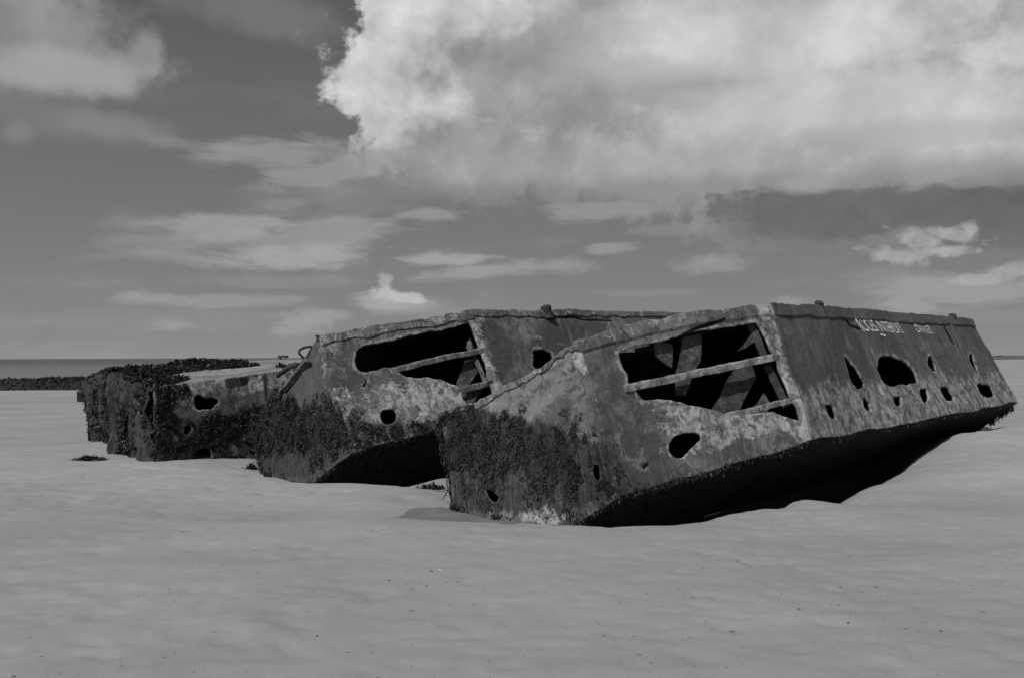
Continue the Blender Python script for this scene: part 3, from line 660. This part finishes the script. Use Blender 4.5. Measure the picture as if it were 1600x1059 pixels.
# weed on C
weed_on_panel('seaweed', pCf, [(zC([(880,360),(1050,395),(1150,420),(1080,520),(1110,600),(1180,620),(1330,600),(1500,570),(1900,560),(1900,760),(1500,770),(1300,790),(1120,900),(960,900)]), 1.), (zC([(1000,760),(1900,740),(1900,880),(1000,900)]), .25)], 32000, .026, Cw, 5, fade=.2)
weed_on_panel('seaweed', pCl, [(zC([(500,330),(940,380),(1000,930),(540,780)]), 1.)], 34000, .042, Cw, 6, fade=.3)
weed_on_panel('seaweed', pCl, [(zC([(500,330),(940,380),(1000,900),(540,720)]), .9)], 7000, .055, Cw, 7, fade=.2)
rs = np.random.RandomState(5)
def mat_of_weed(pan, cu, cv, au, av, n, h, size, seed, rot=0.):
    rs = np.random.RandomState(seed); a = rs.uniform(0, 2 * math.pi, n); r = np.sqrt(rs.uniform(0, 1, n)); x = r * np.cos(a); y = r * np.sin(a)
    u = cu + au * x * math.cos(rot) - av * y * math.sin(rot); v = cv + au * x * math.sin(rot) + av * y * math.cos(rot)
    k = (u > 0.02) & (u < pan.W - .02) & (v > 0) & (v < pan.H); u, v, r = u[k], v[k], r[k]
    off = h * (1 - r * r) * rs.uniform(.2, 1, len(u)) * (1 + .6 * fbm(np.stack([u, v, u * 0], -1), 1.2, 2, seed))
    P = pan.base(u, v) + np.array([0, 0, 1.]) * off[:, None] + warp(pan.base(u, v)); N = np.tile([0, 0, 1.], (len(P), 1)); D = rs.normal(size=(len(P), 3)) * [1, 1, .2] + [0, -.4, -.5]
    return strands('seaweed', P, N, D, size, Cw, M['weed_far'], seed, width=.6)
def uvd(px, py): return pCd.uv(px, py)
for (px, py, au, av, n, h, sd, rot) in ((252, 597, .55, .9, 3500, .05, 58, 0), (262, 577, 2.0, 2.2, 12000, .07, 51, .2), (215, 583, 1.4, 3.0, 12000, .10, 52, 0), (175, 586, 1.0, 3.0, 8000, .10, 53, 0), (315, 571, 1.1, 1.0, 8000, .13, 54, 0), (368, 573, .55, .8, 3500, .05, 55, .3), (463, 571, .6, .35, 700, .03, 56, .2)):
    u, v = uvd(px, py); mat_of_weed(pCd, u, v, au, av, n, h, .055, sd, rot)
fringe('seaweed', Cw, [V3((137, 592, 17.6)), V3((160, 583, 16.3)), V3((200, 588, 14.6)), V3((238, 603, 13.0)), V3((262, 600, 13.2))], 6000, .07, 57)
# pale stones stuck in the seam between C and B
tube('mooring_chain', [S(434, 587, 14.8), S(440, 582, 14.6), S(450, 574, 14.4), S(464, 570, 14.2)], .04, Cw, M['iron'], 5)
beam('edge_timber', S(436, 612, 12.9), S(424, 632, 13.0), .12, .16, Cw, M['rock'], seed=60)

# ================================================================== far left wreckage
def heap(name, x0, x1, y0, y1, h, label, cat, seed, mat, n_weed, size):
    nx, ny = 90, 26; X, Y = np.meshgrid(np.linspace(0, 1, nx), np.linspace(0, 1, ny)); 
    ed = np.minimum(sstep(0, .05, X), sstep(0, .05, 1 - X)) * np.minimum(sstep(0, .12, Y), sstep(0, .12, 1 - Y))
    W = np.stack([(x0 + (x1 - x0) * X).ravel(), (y0 + (y1 - y0) * Y).ravel(), np.zeros(X.size)], -1)
    z = ed.ravel() * h * (.8 + .35 * fbm(W, .35, 4, seed)) + .06 * fbm(W, 2.2, 4, seed + 1) - .12
    V = W.copy(); V[:, 2] = z; V[:, :2] += np.stack([fbm(W, .6, 3, seed + 2), fbm(W, .6, 3, seed + 3)], -1) * .3
    idx = np.arange(nx * ny).reshape(ny, nx); q = np.stack([idx[:-1, :-1], idx[:-1, 1:], idx[1:, 1:], idx[1:, :-1]], -1).reshape(-1, 4)
    th = thing(name, label, cat, [(x0 + x1) / 2, (y0 + y1) / 2, 0]); mesh_obj('hull_remains', V, q, mat, th)
    rs = np.random.RandomState(seed); k = rs.randint(0, len(V), n_weed); P = V[k] + rs.normal(size=(n_weed, 3)) * [.12, .12, .01]
    strands('seaweed', P, np.tile([0, -.3, .95], (n_weed, 1)), rs.normal(size=(n_weed, 3)) * .5 + [0, -.4, -.6], size, th, M['weed_far'], seed, width=.6)
    return th
heap('sunken_wreck', -31.0, -17.5, 45.5, 52, .66, 'low seaweed covered remains of a wreck by the water at the far left', 'wreckage', 71, M['rock'], 14000, .10)
# broken slab beyond the left wreck
oS = S(150, 622, 33.0); oS[2] = 0
W = thing('broken_slab', 'dark broken slab tilted on a block just beyond the leftmost wreck', 'wreckage', oS)
def P33(px, py, Y=33.): return S(px, py, Y)
plate('block', [P33(120, 612), P33(185, 606), P33(185, 630), P33(120, 627)], [.3, 2.2, 0], W, M['rock'], 1)
plate('slab', [P33(119, 611, 32.6), P33(176, 592, 33), P33(178, 599, 33), P33(120, 614, 32.6)], [.4, 2.6, .1], W, M['shell_dark'], 2)
plate('slab', [P33(128, 597, 33.4), P33(160, 588, 34), P33(190, 584, 34), P33(190, 592, 34), P33(150, 600, 33.6)], [.4, 2.2, .1], W, M['rock'], 3)

# far structures on the horizon
def slab_on_legs(name, px, py_top, py_bot, Y, wpx, label, cat):
    c = S(px, py_bot, Y); s_ = Y / F; w = wpx * s_; th = thing(name, label, cat, [c[0], c[1], -.3])
    top = S(px, py_top, Y)[2]; bot = S(px, py_bot, Y)[2]
    beam('hull', [c[0] - w / 2, Y, (top + bot) / 2], [c[0] + w / 2, Y, (top + bot) / 2 + .1], w * .5, top - bot, th, M['far'], rough=.12, seg=w / 12)
    beam('pier', [c[0] - w * .30, Y, bot + .2], [c[0] - w * .30, Y, -1.2], w * .12, w * .12, th, M['far'], up=(0, 1, 0), rough=.05, seg=.5)
    beam('pier', [c[0] + w * .34, Y, bot + .2], [c[0] + w * .34, Y, -1.2], w * .05, w * .05, th, M['far'], up=(0, 1, 0), rough=.03, seg=.5)
slab_on_legs('sea_platform', 442.5, 555, 558.6, 520, 15, 'small dark platform on a pier out at sea on the horizon', 'sea platform')
slab_on_legs('distant_caisson', 1562, 555.0, 556.6, 900, 8, 'tiny dark caisson on the horizon at the far right beyond the beach', 'caisson')

# ================================================================== GROUND
cps = []
def cp(P, z=None): cps.append((P[0], P[1], P[2] if z is None else z))
rim = [SG(560, 809, .02), SG(620, 812, .02), SG(700, 815, .0), SG(800, 817, .0), SG(900, 819.5, .0), SG(1000, 821, .0), SG(1080, 818, .0), SG(1130, 805, .0), SG(1180, 796, .0), SG(1235, 785, .0)]
for p in rim:
    cp(p); cp(p + [0, -.5, .015]); cp(p + [0, -1.5, 0]); cp(p + [0, -3, 0], 0)
for p, dz in ((SG(640, 806, -.03), 0), (SG(690, 802, -.05), 0)): cp(p)
for px, py, Y in ((704, 797, 9.55), (770, 811, 9.2), (830, 817, 8.98)): cp(S(px, py, Y))
for px, Y in ((900, 9.3), (1000, 9.25), (1080, 9.5), (1150, 9.75), (1200, 10.0), (1260, 10.4)):
    P = S(px, 700, Y); cp(P, -.42); cp(P + [.25, .9, 0], -.42)
for px, py, Y in ((1310, 779, 10.75), (1350, 757, 11.4), (1400, 736, 12.1), (1440, 709, 12.85), (1500, 673, 14.0), (1550, 667, 15.2), (1580, 660, 16.3)):
    P = S(px, py, Y); cp(P + [.05, -.15, 0]); cp(P + [-.35, .5, 0], P[2] - .4 + (.15 if px > 1420 else 0)); cp(P + [-.9, 1.3, 0], -.2)
cp(np.array([5.5, 10.5, 0.0])); cp(np.array([7.5, 12.2, .28])); cp(np.array([9, 13, .3])); cp(np.array([10, 16, .34])); cp(np.array([12, 20, .3])); cp(np.array([12, 12, .1])); cp(np.array([8, 9, .0])); cp(np.array([5, 8, .0])); cp(np.array([16, 26, .2])); cp(np.array([18, 16, .1]))
# B
for px, py in ((430, 746), (470, 754.5), (520, 756), (560, 756), (600, 758), (640, 760)):
    P = SG(px, py, .01); cp(P); cp(P + [0, -.6, .01]); 
for px, Y in ((540, 12.0), (600, 12.0), (650, 12.4), (700, 12.9)): P = S(px, 700, Y); cp(P, -.42); cp(P + [.3, .8, 0], -.42)
cp(SG(600, 776, .05)); cp(SG(560, 785, .05)); cp(S(660, 758, 11.2)); cp(S(690, 747, 11.8)); cp(S(700, 760, 11.1)); cp(S(690, 780, 10.2)); cp(S(640, 780, 10.1)); cp(S(670, 770, 10.5))
cp(S(408, 742, 12.4)); cp(S(395, 740, 12.3), .0); cp(SG(488, 800, 0)); cp(SG(400, 790, .0)); cp(SG(300, 780, 0))
# C
for px, py, Y in ((245, 721, 12.85), (315, 719, 13.2), (395, 717, 13.85), (430, 735, 13.2)): P = S(px, py, Y); cp(P + [0, -.1, 0]); cp(P + [0, -.9, -.02])
for px, py, Y in ((142, 690, 17.3), (170, 690, 16.2), (178, 706, 15.2), (210, 712, 14.2), (225, 716, 13.7)): cp(S(px, py, Y))
cp(SG(100, 690, .0)); cp(SG(60, 720, .0)); cp(SG(60, 640, 0)); cp(SG(150, 725, 0)); cp(SG(130, 655, 0)); cp(SG(20, 620, 0)); cp(S(130, 628, 33), 0)
for x in (-22, -12, 0, 10, 20):
    for y in (1, 4.5): cp(np.array([x * .6, y, 0.]))
    cp(np.array([x * 1.3, 30, .05])); cp(np.array([x * 1.5, 42, 0.]))
for x, y in ((-3, 16), (0, 18), (3, 20), (-6, 18), (-2, 22), (6, 24), (1, 14), (3, 13)): cp(np.array([x, y, -.05]))
cps = np.array(cps)
def _phi(r): return np.sqrt(r * r + .03)
_D = np.linalg.norm(cps[:, None, :2] - cps[None, :, :2], axis=-1); _A = _phi(_D) + np.eye(len(cps)) * .0; _A = np.block([[_A - np.eye(len(cps)) * .02, np.ones((len(cps), 1))], [np.ones((1, len(cps))), np.zeros((1, 1))]])
_w = np.linalg.solve(_A, np.concatenate([cps[:, 2], [0]]))
shoreA = np.array([-46., 80.]); shoreB = np.array([430., 640.]); sd_ = (shoreB - shoreA) / np.linalg.norm(shoreB - shoreA); sn_ = np.array([-sd_[1], sd_[0]])
def ground_z(xy):
    out = np.zeros(len(xy))
    for i in range(0, len(xy), 20000):
        b_ = xy[i:i + 20000]; r = np.linalg.norm(b_[:, None] - cps[None, :, :2], axis=-1); out[i:i + 20000] = _phi(r) @ _w[:-1] + _w[-1]
    out = out * sstep(60, 34, np.linalg.norm(xy - [0, 12], axis=1)); out = np.clip(out, -.5, .6)
    q = np.concatenate([xy, np.zeros((len(xy), 1))], 1)
    near = sstep(80, 25, np.linalg.norm(xy, axis=1))
    z = out + near * (.020 * fbm(q * [.8, 1.3, 1], .8, 4, 21) + .007 * fbm(q * [1, 1.6, 1], 3.5, 4, 22) - .016 * sstep(.22, .42, fbm(q * [1, 1.25, 1], 3.1, 3, 27)) * sstep(-.1, .15, fbm(q, .55, 3, 28)) - .011 * sstep(.3, .45, fbm(q * [1, 1.3, 1], 6.5, 2, 29)))
    s_ = (xy - shoreA) @ sn_
    z = z - .02 * np.clip(s_ + 12, 0, 60) - .0 + .10 * sstep(-400, -100, -np.abs(s_)) * 0
    return z
def lines(lo, hi, step, far, growth=1.12):
    a = list(np.arange(lo, hi, step)); s_ = step; x = a[-1]
    while x < far: s_ *= growth; x += s_; a.append(x)
    s_ = step; x = a[0]; b_ = []
    while x > -far: s_ *= growth; x -= s_; b_.append(x)
    return np.array(b_[::-1] + a)
gx = lines(-7, 10, .045, 6000); gy = lines(3.5, 17, .045, 6000); gy = gy[(gy > -400)]
X, Y = np.meshgrid(gx, gy); xy = np.stack([X.ravel(), Y.ravel()], -1); gz = ground_z(xy)
V = np.concatenate([xy, gz[:, None]], 1); idx = np.arange(X.size).reshape(X.shape)
q = np.stack([idx[:-1, :-1], idx[:-1, 1:], idx[1:, 1:], idx[1:, :-1]], -1).reshape(-1, 4)
wetc = [(SG(720, 806, -.05), 1.1, .45), (SG(820, 812, -.05), 1.2, .4), (SG(445, 750, 0), .6, .25)]
wet_or_shade = np.zeros(len(xy))
for c_, a_, b_ in wetc: wet_or_shade = np.maximum(wet_or_shade, sstep(1.25, .75, np.sqrt(((xy[:, 0] - c_[0]) / a_) ** 2 + ((xy[:, 1] - c_[1]) / b_) ** 2)))
wet_or_shade *= sstep(.0, -.035, gz)
wet_or_shade = np.maximum(wet_or_shade, .9 * sstep(-.22, -.36, gz) * (np.linalg.norm(xy - [0, 12], axis=1) < 14))  # deep scour darkened as well, its shade put into the sand colour
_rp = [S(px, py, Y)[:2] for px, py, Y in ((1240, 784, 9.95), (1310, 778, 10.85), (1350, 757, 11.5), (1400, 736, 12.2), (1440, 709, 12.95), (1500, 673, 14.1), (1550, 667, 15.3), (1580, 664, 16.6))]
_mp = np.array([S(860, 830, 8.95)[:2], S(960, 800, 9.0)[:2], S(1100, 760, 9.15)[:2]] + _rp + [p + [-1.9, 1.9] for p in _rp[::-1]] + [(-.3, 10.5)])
_d, _ = poly_near(_mp, xy); hull_shade = sstep(-.02, .10, np.where(inside(_mp, xy), _d, -_d))  # shadow under the hull painted into the sand
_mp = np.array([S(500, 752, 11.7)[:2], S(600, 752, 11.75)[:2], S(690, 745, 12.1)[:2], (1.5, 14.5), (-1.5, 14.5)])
_d, _ = poly_near(_mp, xy); hull_shade = np.maximum(hull_shade, sstep(-.02, .10, np.where(inside(_mp, xy), _d, -_d)))
g = mesh_obj('ground', V, q, M['sand'], attrs=dict(wet_or_shade=wet_or_shade, hull_shade=hull_shade)); g['kind'] = 'structure'
s_ = 9000.; sp = [shoreA - sd_ * s_ - sn_ * 6, shoreA + sd_ * s_ - sn_ * 6, shoreA + sd_ * s_ + sn_ * s_, shoreA - sd_ * s_ + sn_ * s_]
sea = mesh_obj('sea', [(p[0], p[1], -.22) for p in sp], [(0, 1, 2, 3)], M['sea'], smooth=False); sea['kind'] = 'structure'

# ------------------------------------------------------------------ small things on the sand
def gz1(x, y): return float(ground_z(np.array([[x, y]]))[0])
def flecks(name, n, label, cat, mat, smin, smax, seed, clustered=True, hgt=.3):
    rs = np.random.RandomState(seed); P = []
    if clustered:
        while len(P) < n:
            d = rs.uniform(4.3, 13.5); cx_ = rs.uniform(-.62, .62) * d; m_ = int(rs.exponential(5)) + 1; sp_ = rs.uniform(.03, .22)
            for _ in range(m_): P.append((cx_ + rs.normal() * sp_ * 1.6, d + rs.normal() * sp_))
    else:
        while len(P) < n: d = rs.uniform(4.5, 13.5); P.append((rs.uniform(-.62, .62) * d, d))
    P = np.array(P[:n]); z = ground_z(P); ok = z > -.06; P = P[ok]; z = z[ok]; V = []; F_ = []
    for (x, y), zz in zip(P, z):
        r = rs.uniform(smin, smax) * (1 if rs.rand() > .08 else 1.8); k = 6; b0 = len(V); a0 = rs.uniform(0, 6.28); el = rs.uniform(.3, .8); th_ = rs.uniform(0, 3.14)
        for j in range(k):
            a = 2 * math.pi * j / k; rr = r * rs.uniform(.6, 1.3); lx, ly = rr * math.cos(a), rr * math.sin(a) * el
            V.append((x + lx * math.cos(th_) - ly * math.sin(th_), y + lx * math.sin(th_) + ly * math.cos(th_), zz - .002 + rs.uniform(0, .15) * r))
        V.append((x, y, zz + r * hgt)); F_ += [(b0 + j, b0 + (j + 1) % k, b0 + k) for j in range(k)]
    o = mesh_obj(name, V, F_, mat, smooth=False); tag(o, label, cat, kind='stuff'); return o
flecks('weed_flecks', 1900, 'tiny dark flecks of dried seaweed strewn over the beach sand', 'seaweed flecks', M['debris'], .003, .014, 3)
flecks('shell_bits', 45, 'tiny white shell fragments dotted over the beach sand', 'shell bits', M['shellbit'], .004, .008, 4, False)
# clumps of weed and twigs that can be told apart
def clump(px, py, w, d, h, n, size, label, seed, z=0.0):
    c = SG(px, py, z); rs = np.random.RandomState(seed); xyp = c[:2] + rs.normal(size=(n, 2)) * [w, d]; zz = ground_z(xyp)
    r2 = ((xyp - c[:2]) / [w, d]) ** 2; hh = h * np.exp(-r2.sum(1) * .5) * rs.uniform(0, 1, n)
    P = np.stack([xyp[:, 0], xyp[:, 1], zz + .004 + hh], -1); nr, na = 4, 18; core = [(c[0], c[1])] + [(c[0] + w * 2.2 * (i + 1) / nr * math.cos(2 * math.pi * j / na), c[1] + d * 2.2 * (i + 1) / nr * math.sin(2 * math.pi * j / na)) for i in range(nr) for j in range(na)]
    core = np.array(core); cz = ground_z(core) + .012 + h * .45 * np.exp(-(((core - c[:2]) / [w, d]) ** 2).sum(1) * .6) - .03 * (np.arange(len(core)) > (nr - 1) * na) + .006 * rs.normal(size=len(core))
    o = strands('seaweed_clump', P, np.tile([0, 0, 1.], (n, 1)), rs.normal(size=(n, 3)) * [1, .6, .08], size, None, M['weed'], seed, width=.3, kind=None)
    import bmesh
    bm = bmesh.new(); bm.from_mesh(o.data); vs = [bm.verts.new((core[k][0], core[k][1], cz[k])) for k in range(len(core))]
    for j in range(na):
        bm.faces.new((vs[0], vs[1 + j], vs[1 + (j + 1) % na]))
        for i in range(nr - 1): bm.faces.new((vs[1 + i * na + j], vs[1 + (i + 1) * na + j], vs[1 + (i + 1) * na + (j + 1) % na], vs[1 + i * na + (j + 1) % na]))
    bm.to_mesh(o.data); bm.free()
    tag(o, label, 'seaweed', 'seaweed clumps washed up on the sand'); return o
clump(138, 719, .10, .05, .06, 700, .035, 'small dark seaweed clump on bare sand left of the leftmost wreck', 81)
clump(152, 720, .07, .04, .03, 350, .03, 'smaller dark seaweed tuft just right of the clump left of the leftmost wreck', 82)
clump(393, 732, .04, .05, .09, 350, .03, 'upright seaweed tuft against the gap between the left and middle wrecks', 83)
clump(676, 764, .07, .05, .04, 420, .035, 'straggly weed caught on the sand between the middle and nearest wrecks', 84)
# dead twig hanging beside the bow of A
tw = thing('twig', 'thin bent twig hanging beside the bow of the nearest wreck', 'twig', S(695, 779, 10.0), None)
tube('stem', [S(697, 742, 9.95), S(698, 757, 9.95), S(701, 764, 9.9), S(696, 772, 9.9), S(692, 779, 9.9)], .008, tw, M['iron'], 3, .6, n=5)
tube('branch', [S(701, 764, 9.9), S(690, 768, 10.0), S(680, 766, 10.1), S(672, 763, 10.2)], .005, tw, M['iron'], 4, .5, n=5)

# ================================================================== CAMERA
cam = bpy.data.cameras.new('camera'); co_ = bpy.data.objects.new('camera', cam); link(co_)
cam.sensor_width = 36; cam.lens = 36 * F / 1600; cam.clip_end = 20000; cam.clip_start = .1
R = Matrix((camx, camy, -_Fw)).transposed().to_4x4(); R.translation = Vector(CAM); co_.matrix_world = R
bpy.context.scene.camera = co_

# ================================================================== SUN AND SKY
SUN_EL = math.radians(47); saz = np.array([-.56, -.83]); saz /= np.linalg.norm(saz)
to_sun = Vector((saz[0] * math.cos(SUN_EL), saz[1] * math.cos(SUN_EL), math.sin(SUN_EL)))
sl = bpy.data.lights.new('sun', 'SUN'); sl.energy = 3.0; sl.angle = math.radians(.53); sl.color = (1, .985, .965)
so = bpy.data.objects.new('sun', sl); link(so); so.rotation_euler = to_sun.to_track_quat('Z', 'Y').to_euler(); so.location = (-20, -30, 40)
wld = bpy.data.worlds.new('World'); bpy.context.scene.world = wld; wld.use_nodes = True; t = NT(wld.node_tree)
bg = t.n['Background']; sky = t.node('ShaderNodeTexSky', sky_type='NISHITA'); sky.sun_disc = False; sky.sun_elevation = SUN_EL
sky.sun_rotation = math.atan2(saz[0], saz[1]); sky.altitude = 0; sky.air_density = 1.; sky.dust_density = 1.2
STR = .1; bg.inputs['Strength'].default_value = STR
bw = t.node('ShaderNodeRGBToBW'); t.put(bw.inputs[0], sky.outputs[0])
co = t.node('ShaderNodeTexCoord'); nrm = t.node('ShaderNodeVectorMath', operation='NORMALIZE'); t.put(nrm.inputs[0], co.outputs['Generated'])
sp_ = t.node('ShaderNodeSeparateXYZ'); t.put(sp_.inputs[0], nrm.outputs[0])
az = t.math('ARCTAN2', sp_.outputs[0], sp_.outputs[1]); el = t.math('ARCSINE', sp_.outputs[2])
cb = t.node('ShaderNodeCombineXYZ'); t.put(cb.inputs[0], az); t.put(cb.inputs[1], el); AE = cb.outputs[0]
def ae(px, py): d = ray(px, py); d = d / np.linalg.norm(d); return math.atan2(d[0], d[1]), math.asin(d[2])
# black-and-white film with a red filter: blue sky darkened towards the zenith
bwv = t.math('MULTIPLY', bw.outputs[0], STR)
grad = t.mapr(el, 0., .42, 0., 1., False)
skyv = t.mix(.65, bwv, t.mix(t.math('POWER', grad, .62), .262, .092))
skyv = t.mix(t.mapr(el, .5, 1.2), skyv, .13)
base_sky = t.mix(1., bwv, t.mix(t.math('POWER', t.math('MAXIMUM', grad, 0.), .62), .275, .094))
# soft noise warps
nA = t.noise(AE, 7, 9, .62, .1); nB = t.noise(t.mapping(AE, (1, 1, 1), (4, 2, 0)), 24, 8, .62, 0); nC = t.noise(t.mapping(AE, (1, 1, 1), (6, 1, 0)), 75, 5, .6, 0)
nS = t.noise(t.mapping(AE, (4, 16, 1), (1, 5, 0)), 1, 7, .58, .3); nL = t.noise(t.mapping(AE, (2.2, 4.5, 1), (8, 3, 0)), 1, 6, .55, .2)
nT = t.noise(t.mapping(AE, (17, 75, 1), (2, 4, 0), (0, 0, .12)), 1, 7, .62, .5)
billow = t.noise(t.mapping(AE, (1, 1.25, 1), (3, 9, 0)), 9, 10, .6, .1)
val = base_sky; AEs = AE
def dist_(px, py, rx, ry, rot=0.):
    a, e = ae(px, py); v = t.mapping(AEs, (rx / F, ry / F, 1e5), (a, e, 0), (0, 0, -rot), 'TEXTURE')
    ln = t.node('ShaderNodeVectorMath', operation='LENGTH'); t.put(ln.inputs[0], v); return ln.outputs['Value']
_nz = {}
def nsum(kA, kB, kS, kT, kC):
    k = (kA, kB, kS, kT, kC)
    if k not in _nz:
        d = -.5 * sum(k)
        for n_, w_ in ((nA, kA), (nB, kB), (nS, kS), (nT, kT), (nC, kC)):
            if w_: d = t.math('MULTIPLY_ADD', n_, w_, d)
        _nz[k] = d
    return _nz[k]
def blobs(lst, kA=1., kB=.3, kS=0., soft=.25, kT=0., kC=0.):
    d = dist_(*lst[0])
    for q_ in lst[1:]: d = t.math('MINIMUM', d, dist_(*q_))
    return t.mapr(t.math('ADD', d, nsum(kA, kB, kS, kT, kC)), 1 + soft, 1 - soft)
def blob(px, py, rx, ry, rot=0., kA=1., kB=.3, kS=0., soft=.25, kT=0., kC=0.):
    return blobs([(px, py, rx, ry, rot)], kA, kB, kS, soft, kT, kC)
def layer(alpha, v, amt=1.):
    global val, AEs
    val = t.mix(t.math('MULTIPLY', alpha, amt) if amt != 1. else alpha, val, v)
    c_ = t.node('ShaderNodeCombineXYZ'); t.put(c_.inputs[0], az); t.put(c_.inputs[1], el); t.put(c_.inputs[2], val); AEs = c_.outputs[0]   # layers are worked one after another
def mx(*a):
    r = a[0]
    for x in a[1:]: r = t.math('MAXIMUM', r, x)
    return r
g2l = lambda g_: ((g_ / 255 + .055) / 1.055) ** 2.4
# faint streaky haze of cloud everywhere low in the sky
hz = t.math('MULTIPLY', t.mapr(nS, .5, .72), t.math('MULTIPLY', t.mapr(el, .34, .12), .42)); layer(hz, g2l(168))
# big bright bank, upper right
bank = mx(blobs([(700, 55, 172, 130), (590, 125, 80, 50, -.2), (680, 190, 122, 58, -.35), (760, 262, 70, 34)], 1.2, 1.2, 0, .14, 0, .5), blobs([(900, 130, 300, 170), (1000, 215, 320, 85), (1350, 100, 520, 205), (1150, 262, 110, 38), (1380, 268, 150, 30), (1400, 20, 700, 150)], 1.2, .9, 0, .2, 0, .2))
bv = t.mapr(billow, .36, .62, g2l(148), g2l(212), False)
bv = t.mix(t.mapr(nL, .45, .62), bv, t.mapr(nB, .3, .7, g2l(142), g2l(190), False))
r1 = t.noise(AE, 7, 5, .5, .15); r2 = t.noise(t.mapping(AE, (1, 1, 1), (-.026, .024, 0)), 7, 5, .5, .15)
rel = t.math('MULTIPLY_ADD', t.math('SUBTRACT', r1, r2), 1.9, 1.); rel = t.math('MINIMUM', t.math('MAXIMUM', rel, .72), 1.22)
bv = t.math('MULTIPLY', bv, rel); layer(bank, bv)
layer(t.math('MULTIPLY', bank, blobs([(640, 60, 150, 150), (680, 205, 85, 36, -.3)], 1.2, .8, 0, .4)), t.math('MULTIPLY', t.mapr(billow, .35, .65, g2l(184), g2l(222), False), rel), .85)
layer(blobs([(860, 130, 170, 85, .1), (1000, 130, 170, 40, .1), (755, 245, 140, 60), (790, 95, 80, 50)], 1.1, 1.3, 0, .32), t.math('MULTIPLY', t.mapr(nB, .35, .65, g2l(136), g2l(154), False), rel), .85)
layer(blobs([(1180, 60, 260, 60), (1330, 170, 260, 50, .1)], 1.2, .8, .4, .5), g2l(203), .6)
layer(blobs([(1080, 255, 300, 40), (1450, 265, 300, 30), (1420, 215, 230, 22, .05)], .9, .6, .5, .6), g2l(164), .6)
layer(blobs([(1100, 305, 480, 26), (1450, 300, 300, 26)], .9, .6, .6, .7), g2l(122), .6)
# dark low cloud
layer(blobs([(1290, 335, 150, 40, .06), (1480, 325, 260, 30, .05), (1560, 362, 110, 26), (1250, 316, 90, 22)], 1.3, 1.3, .7, .20, .5, .5), t.mapr(billow, .35, .65, g2l(98), g2l(115), False), .96)
layer(blob(1265, 288, 45, 14, 0, .9, .9, .5, .4), g2l(160), .8)
# upper-left cloud
layer(blobs([(20, 40, 130, 70), (110, 108, 130, 38, -.03), (225, 95, 28, 40, .2)], 1.3, 1.5, 0, .4), t.mapr(billow, .3, .7, g2l(118), g2l(162), False), .8)
layer(blobs([(110, 112, 105, 26, -.03)], 1.3, 1.5, 0, .5), g2l(168), .7)
layer(blobs([(420, 20, 130, 30, .1), (60, 180, 150, 26, .1)], 1.3, 1.5, .3, .6), g2l(124), .65)
layer(blobs([(165, 195, 70, 17), (28, 208, 20, 14, -.5)], .9, 1.2, .4, .6), g2l(138), .6)
SK = (.5, 1.2, 0, .5, 2.4)
layer(blobs([(300, 230, 70, 9, .1), (440, 320, 30, 8), (545, 365, 50, 24, -.3), (870, 298, 30, 20, .2), (1050, 360, 50, 8), (450, 440, 120, 9), (300, 500, 170, 16), (160, 500, 60, 9), (1530, 495, 110, 10), (1010, 458, 60, 6)], *SK), g2l(143), .5)
layer(blobs([(440, 240, 110, 19, -.03), (530, 264, 105, 19, -.22), (470, 279, 60, 14), (470, 375, 125, 28, -.15), (670, 335, 50, 9), (935, 330, 75, 13), (350, 470, 110, 10), (960, 390, 35, 9), (640, 480, 60, 12)], *SK), g2l(153), .75)
layer(blobs([(340, 355, 92, 16, -.06), (480, 500, 50, 18, -.2), (1500, 455, 110, 22), (1420, 480, 40, 16), (750, 424, 85, 10, -.1)], *SK), g2l(160), .75)
layer(blobs([(480, 403, 110, 16, -.06), (695, 405, 62, 10), (605, 470, 55, 12)], *SK), g2l(167), .8)
CU = (.5, 2.2, 0, .5, 1.6, 2.2)
layer(blobs([(606, 457, 17, 12), (628, 464, 22, 7), (648, 469, 16, 4)], *CU), g2l(190), .85)
layer(blobs([(601, 438, 11, 12), (1530, 438, 30, 7)], *CU), g2l(172), .8)
layer(blobs([(1440, 376, 34, 12, .3), (1495, 370, 38, 9, .2), (1515, 362, 9, 12), (1400, 400, 40, 11, .15), (1470, 392, 40, 8), (1590, 424, 34, 10), (1560, 432, 30, 6)], *CU), t.mapr(nB, .35, .65, g2l(148), g2l(192), False), .75)
layer(blobs([(885, 415, 42, 10), (1112, 412, 38, 14), (270, 508, 26, 8), (1235, 472, 22, 9), (235, 465, 40, 7)], .6, 1.8, 0, .75, 2., 1.2), g2l(160), .6)
# away from the photographed part of the sky: broken cloud
gen = t.noise(nrm.outputs[0], 2.6, 9, .6, .4); genm = t.math('MAXIMUM', t.mapr(t.math('ABSOLUTE', az), .56, .75), t.mapr(el, .42, .58))
layer(t.math('MULTIPLY', t.mapr(gen, .46, .6), genm), t.mapr(gen, .5, .75, g2l(150), g2l(205), False))
under = t.mapr(el, -.02, 0.); val = t.mix(under, .2, val)
out = t.math('DIVIDE', val, STR)
t.put(bg.inputs['Color'], out)
wld.cycles.sampling_method = 'MANUAL'; wld.cycles.sample_map_resolution = 512

sc = bpy.context.scene
sc.view_settings.view_transform = 'Standard'; sc.view_settings.look = 'None'; sc.view_settings.exposure = 0; sc.view_settings.gamma = 1
sc.render.engine = 'CYCLES'; sc.cycles.max_bounces = 6; sc.cycles.diffuse_bounces = 3; sc.cycles.use_denoising = True; sc.cycles.transparent_max_bounces = 8
for o in bpy.data.objects:
    if '_o' in o: del o['_o']
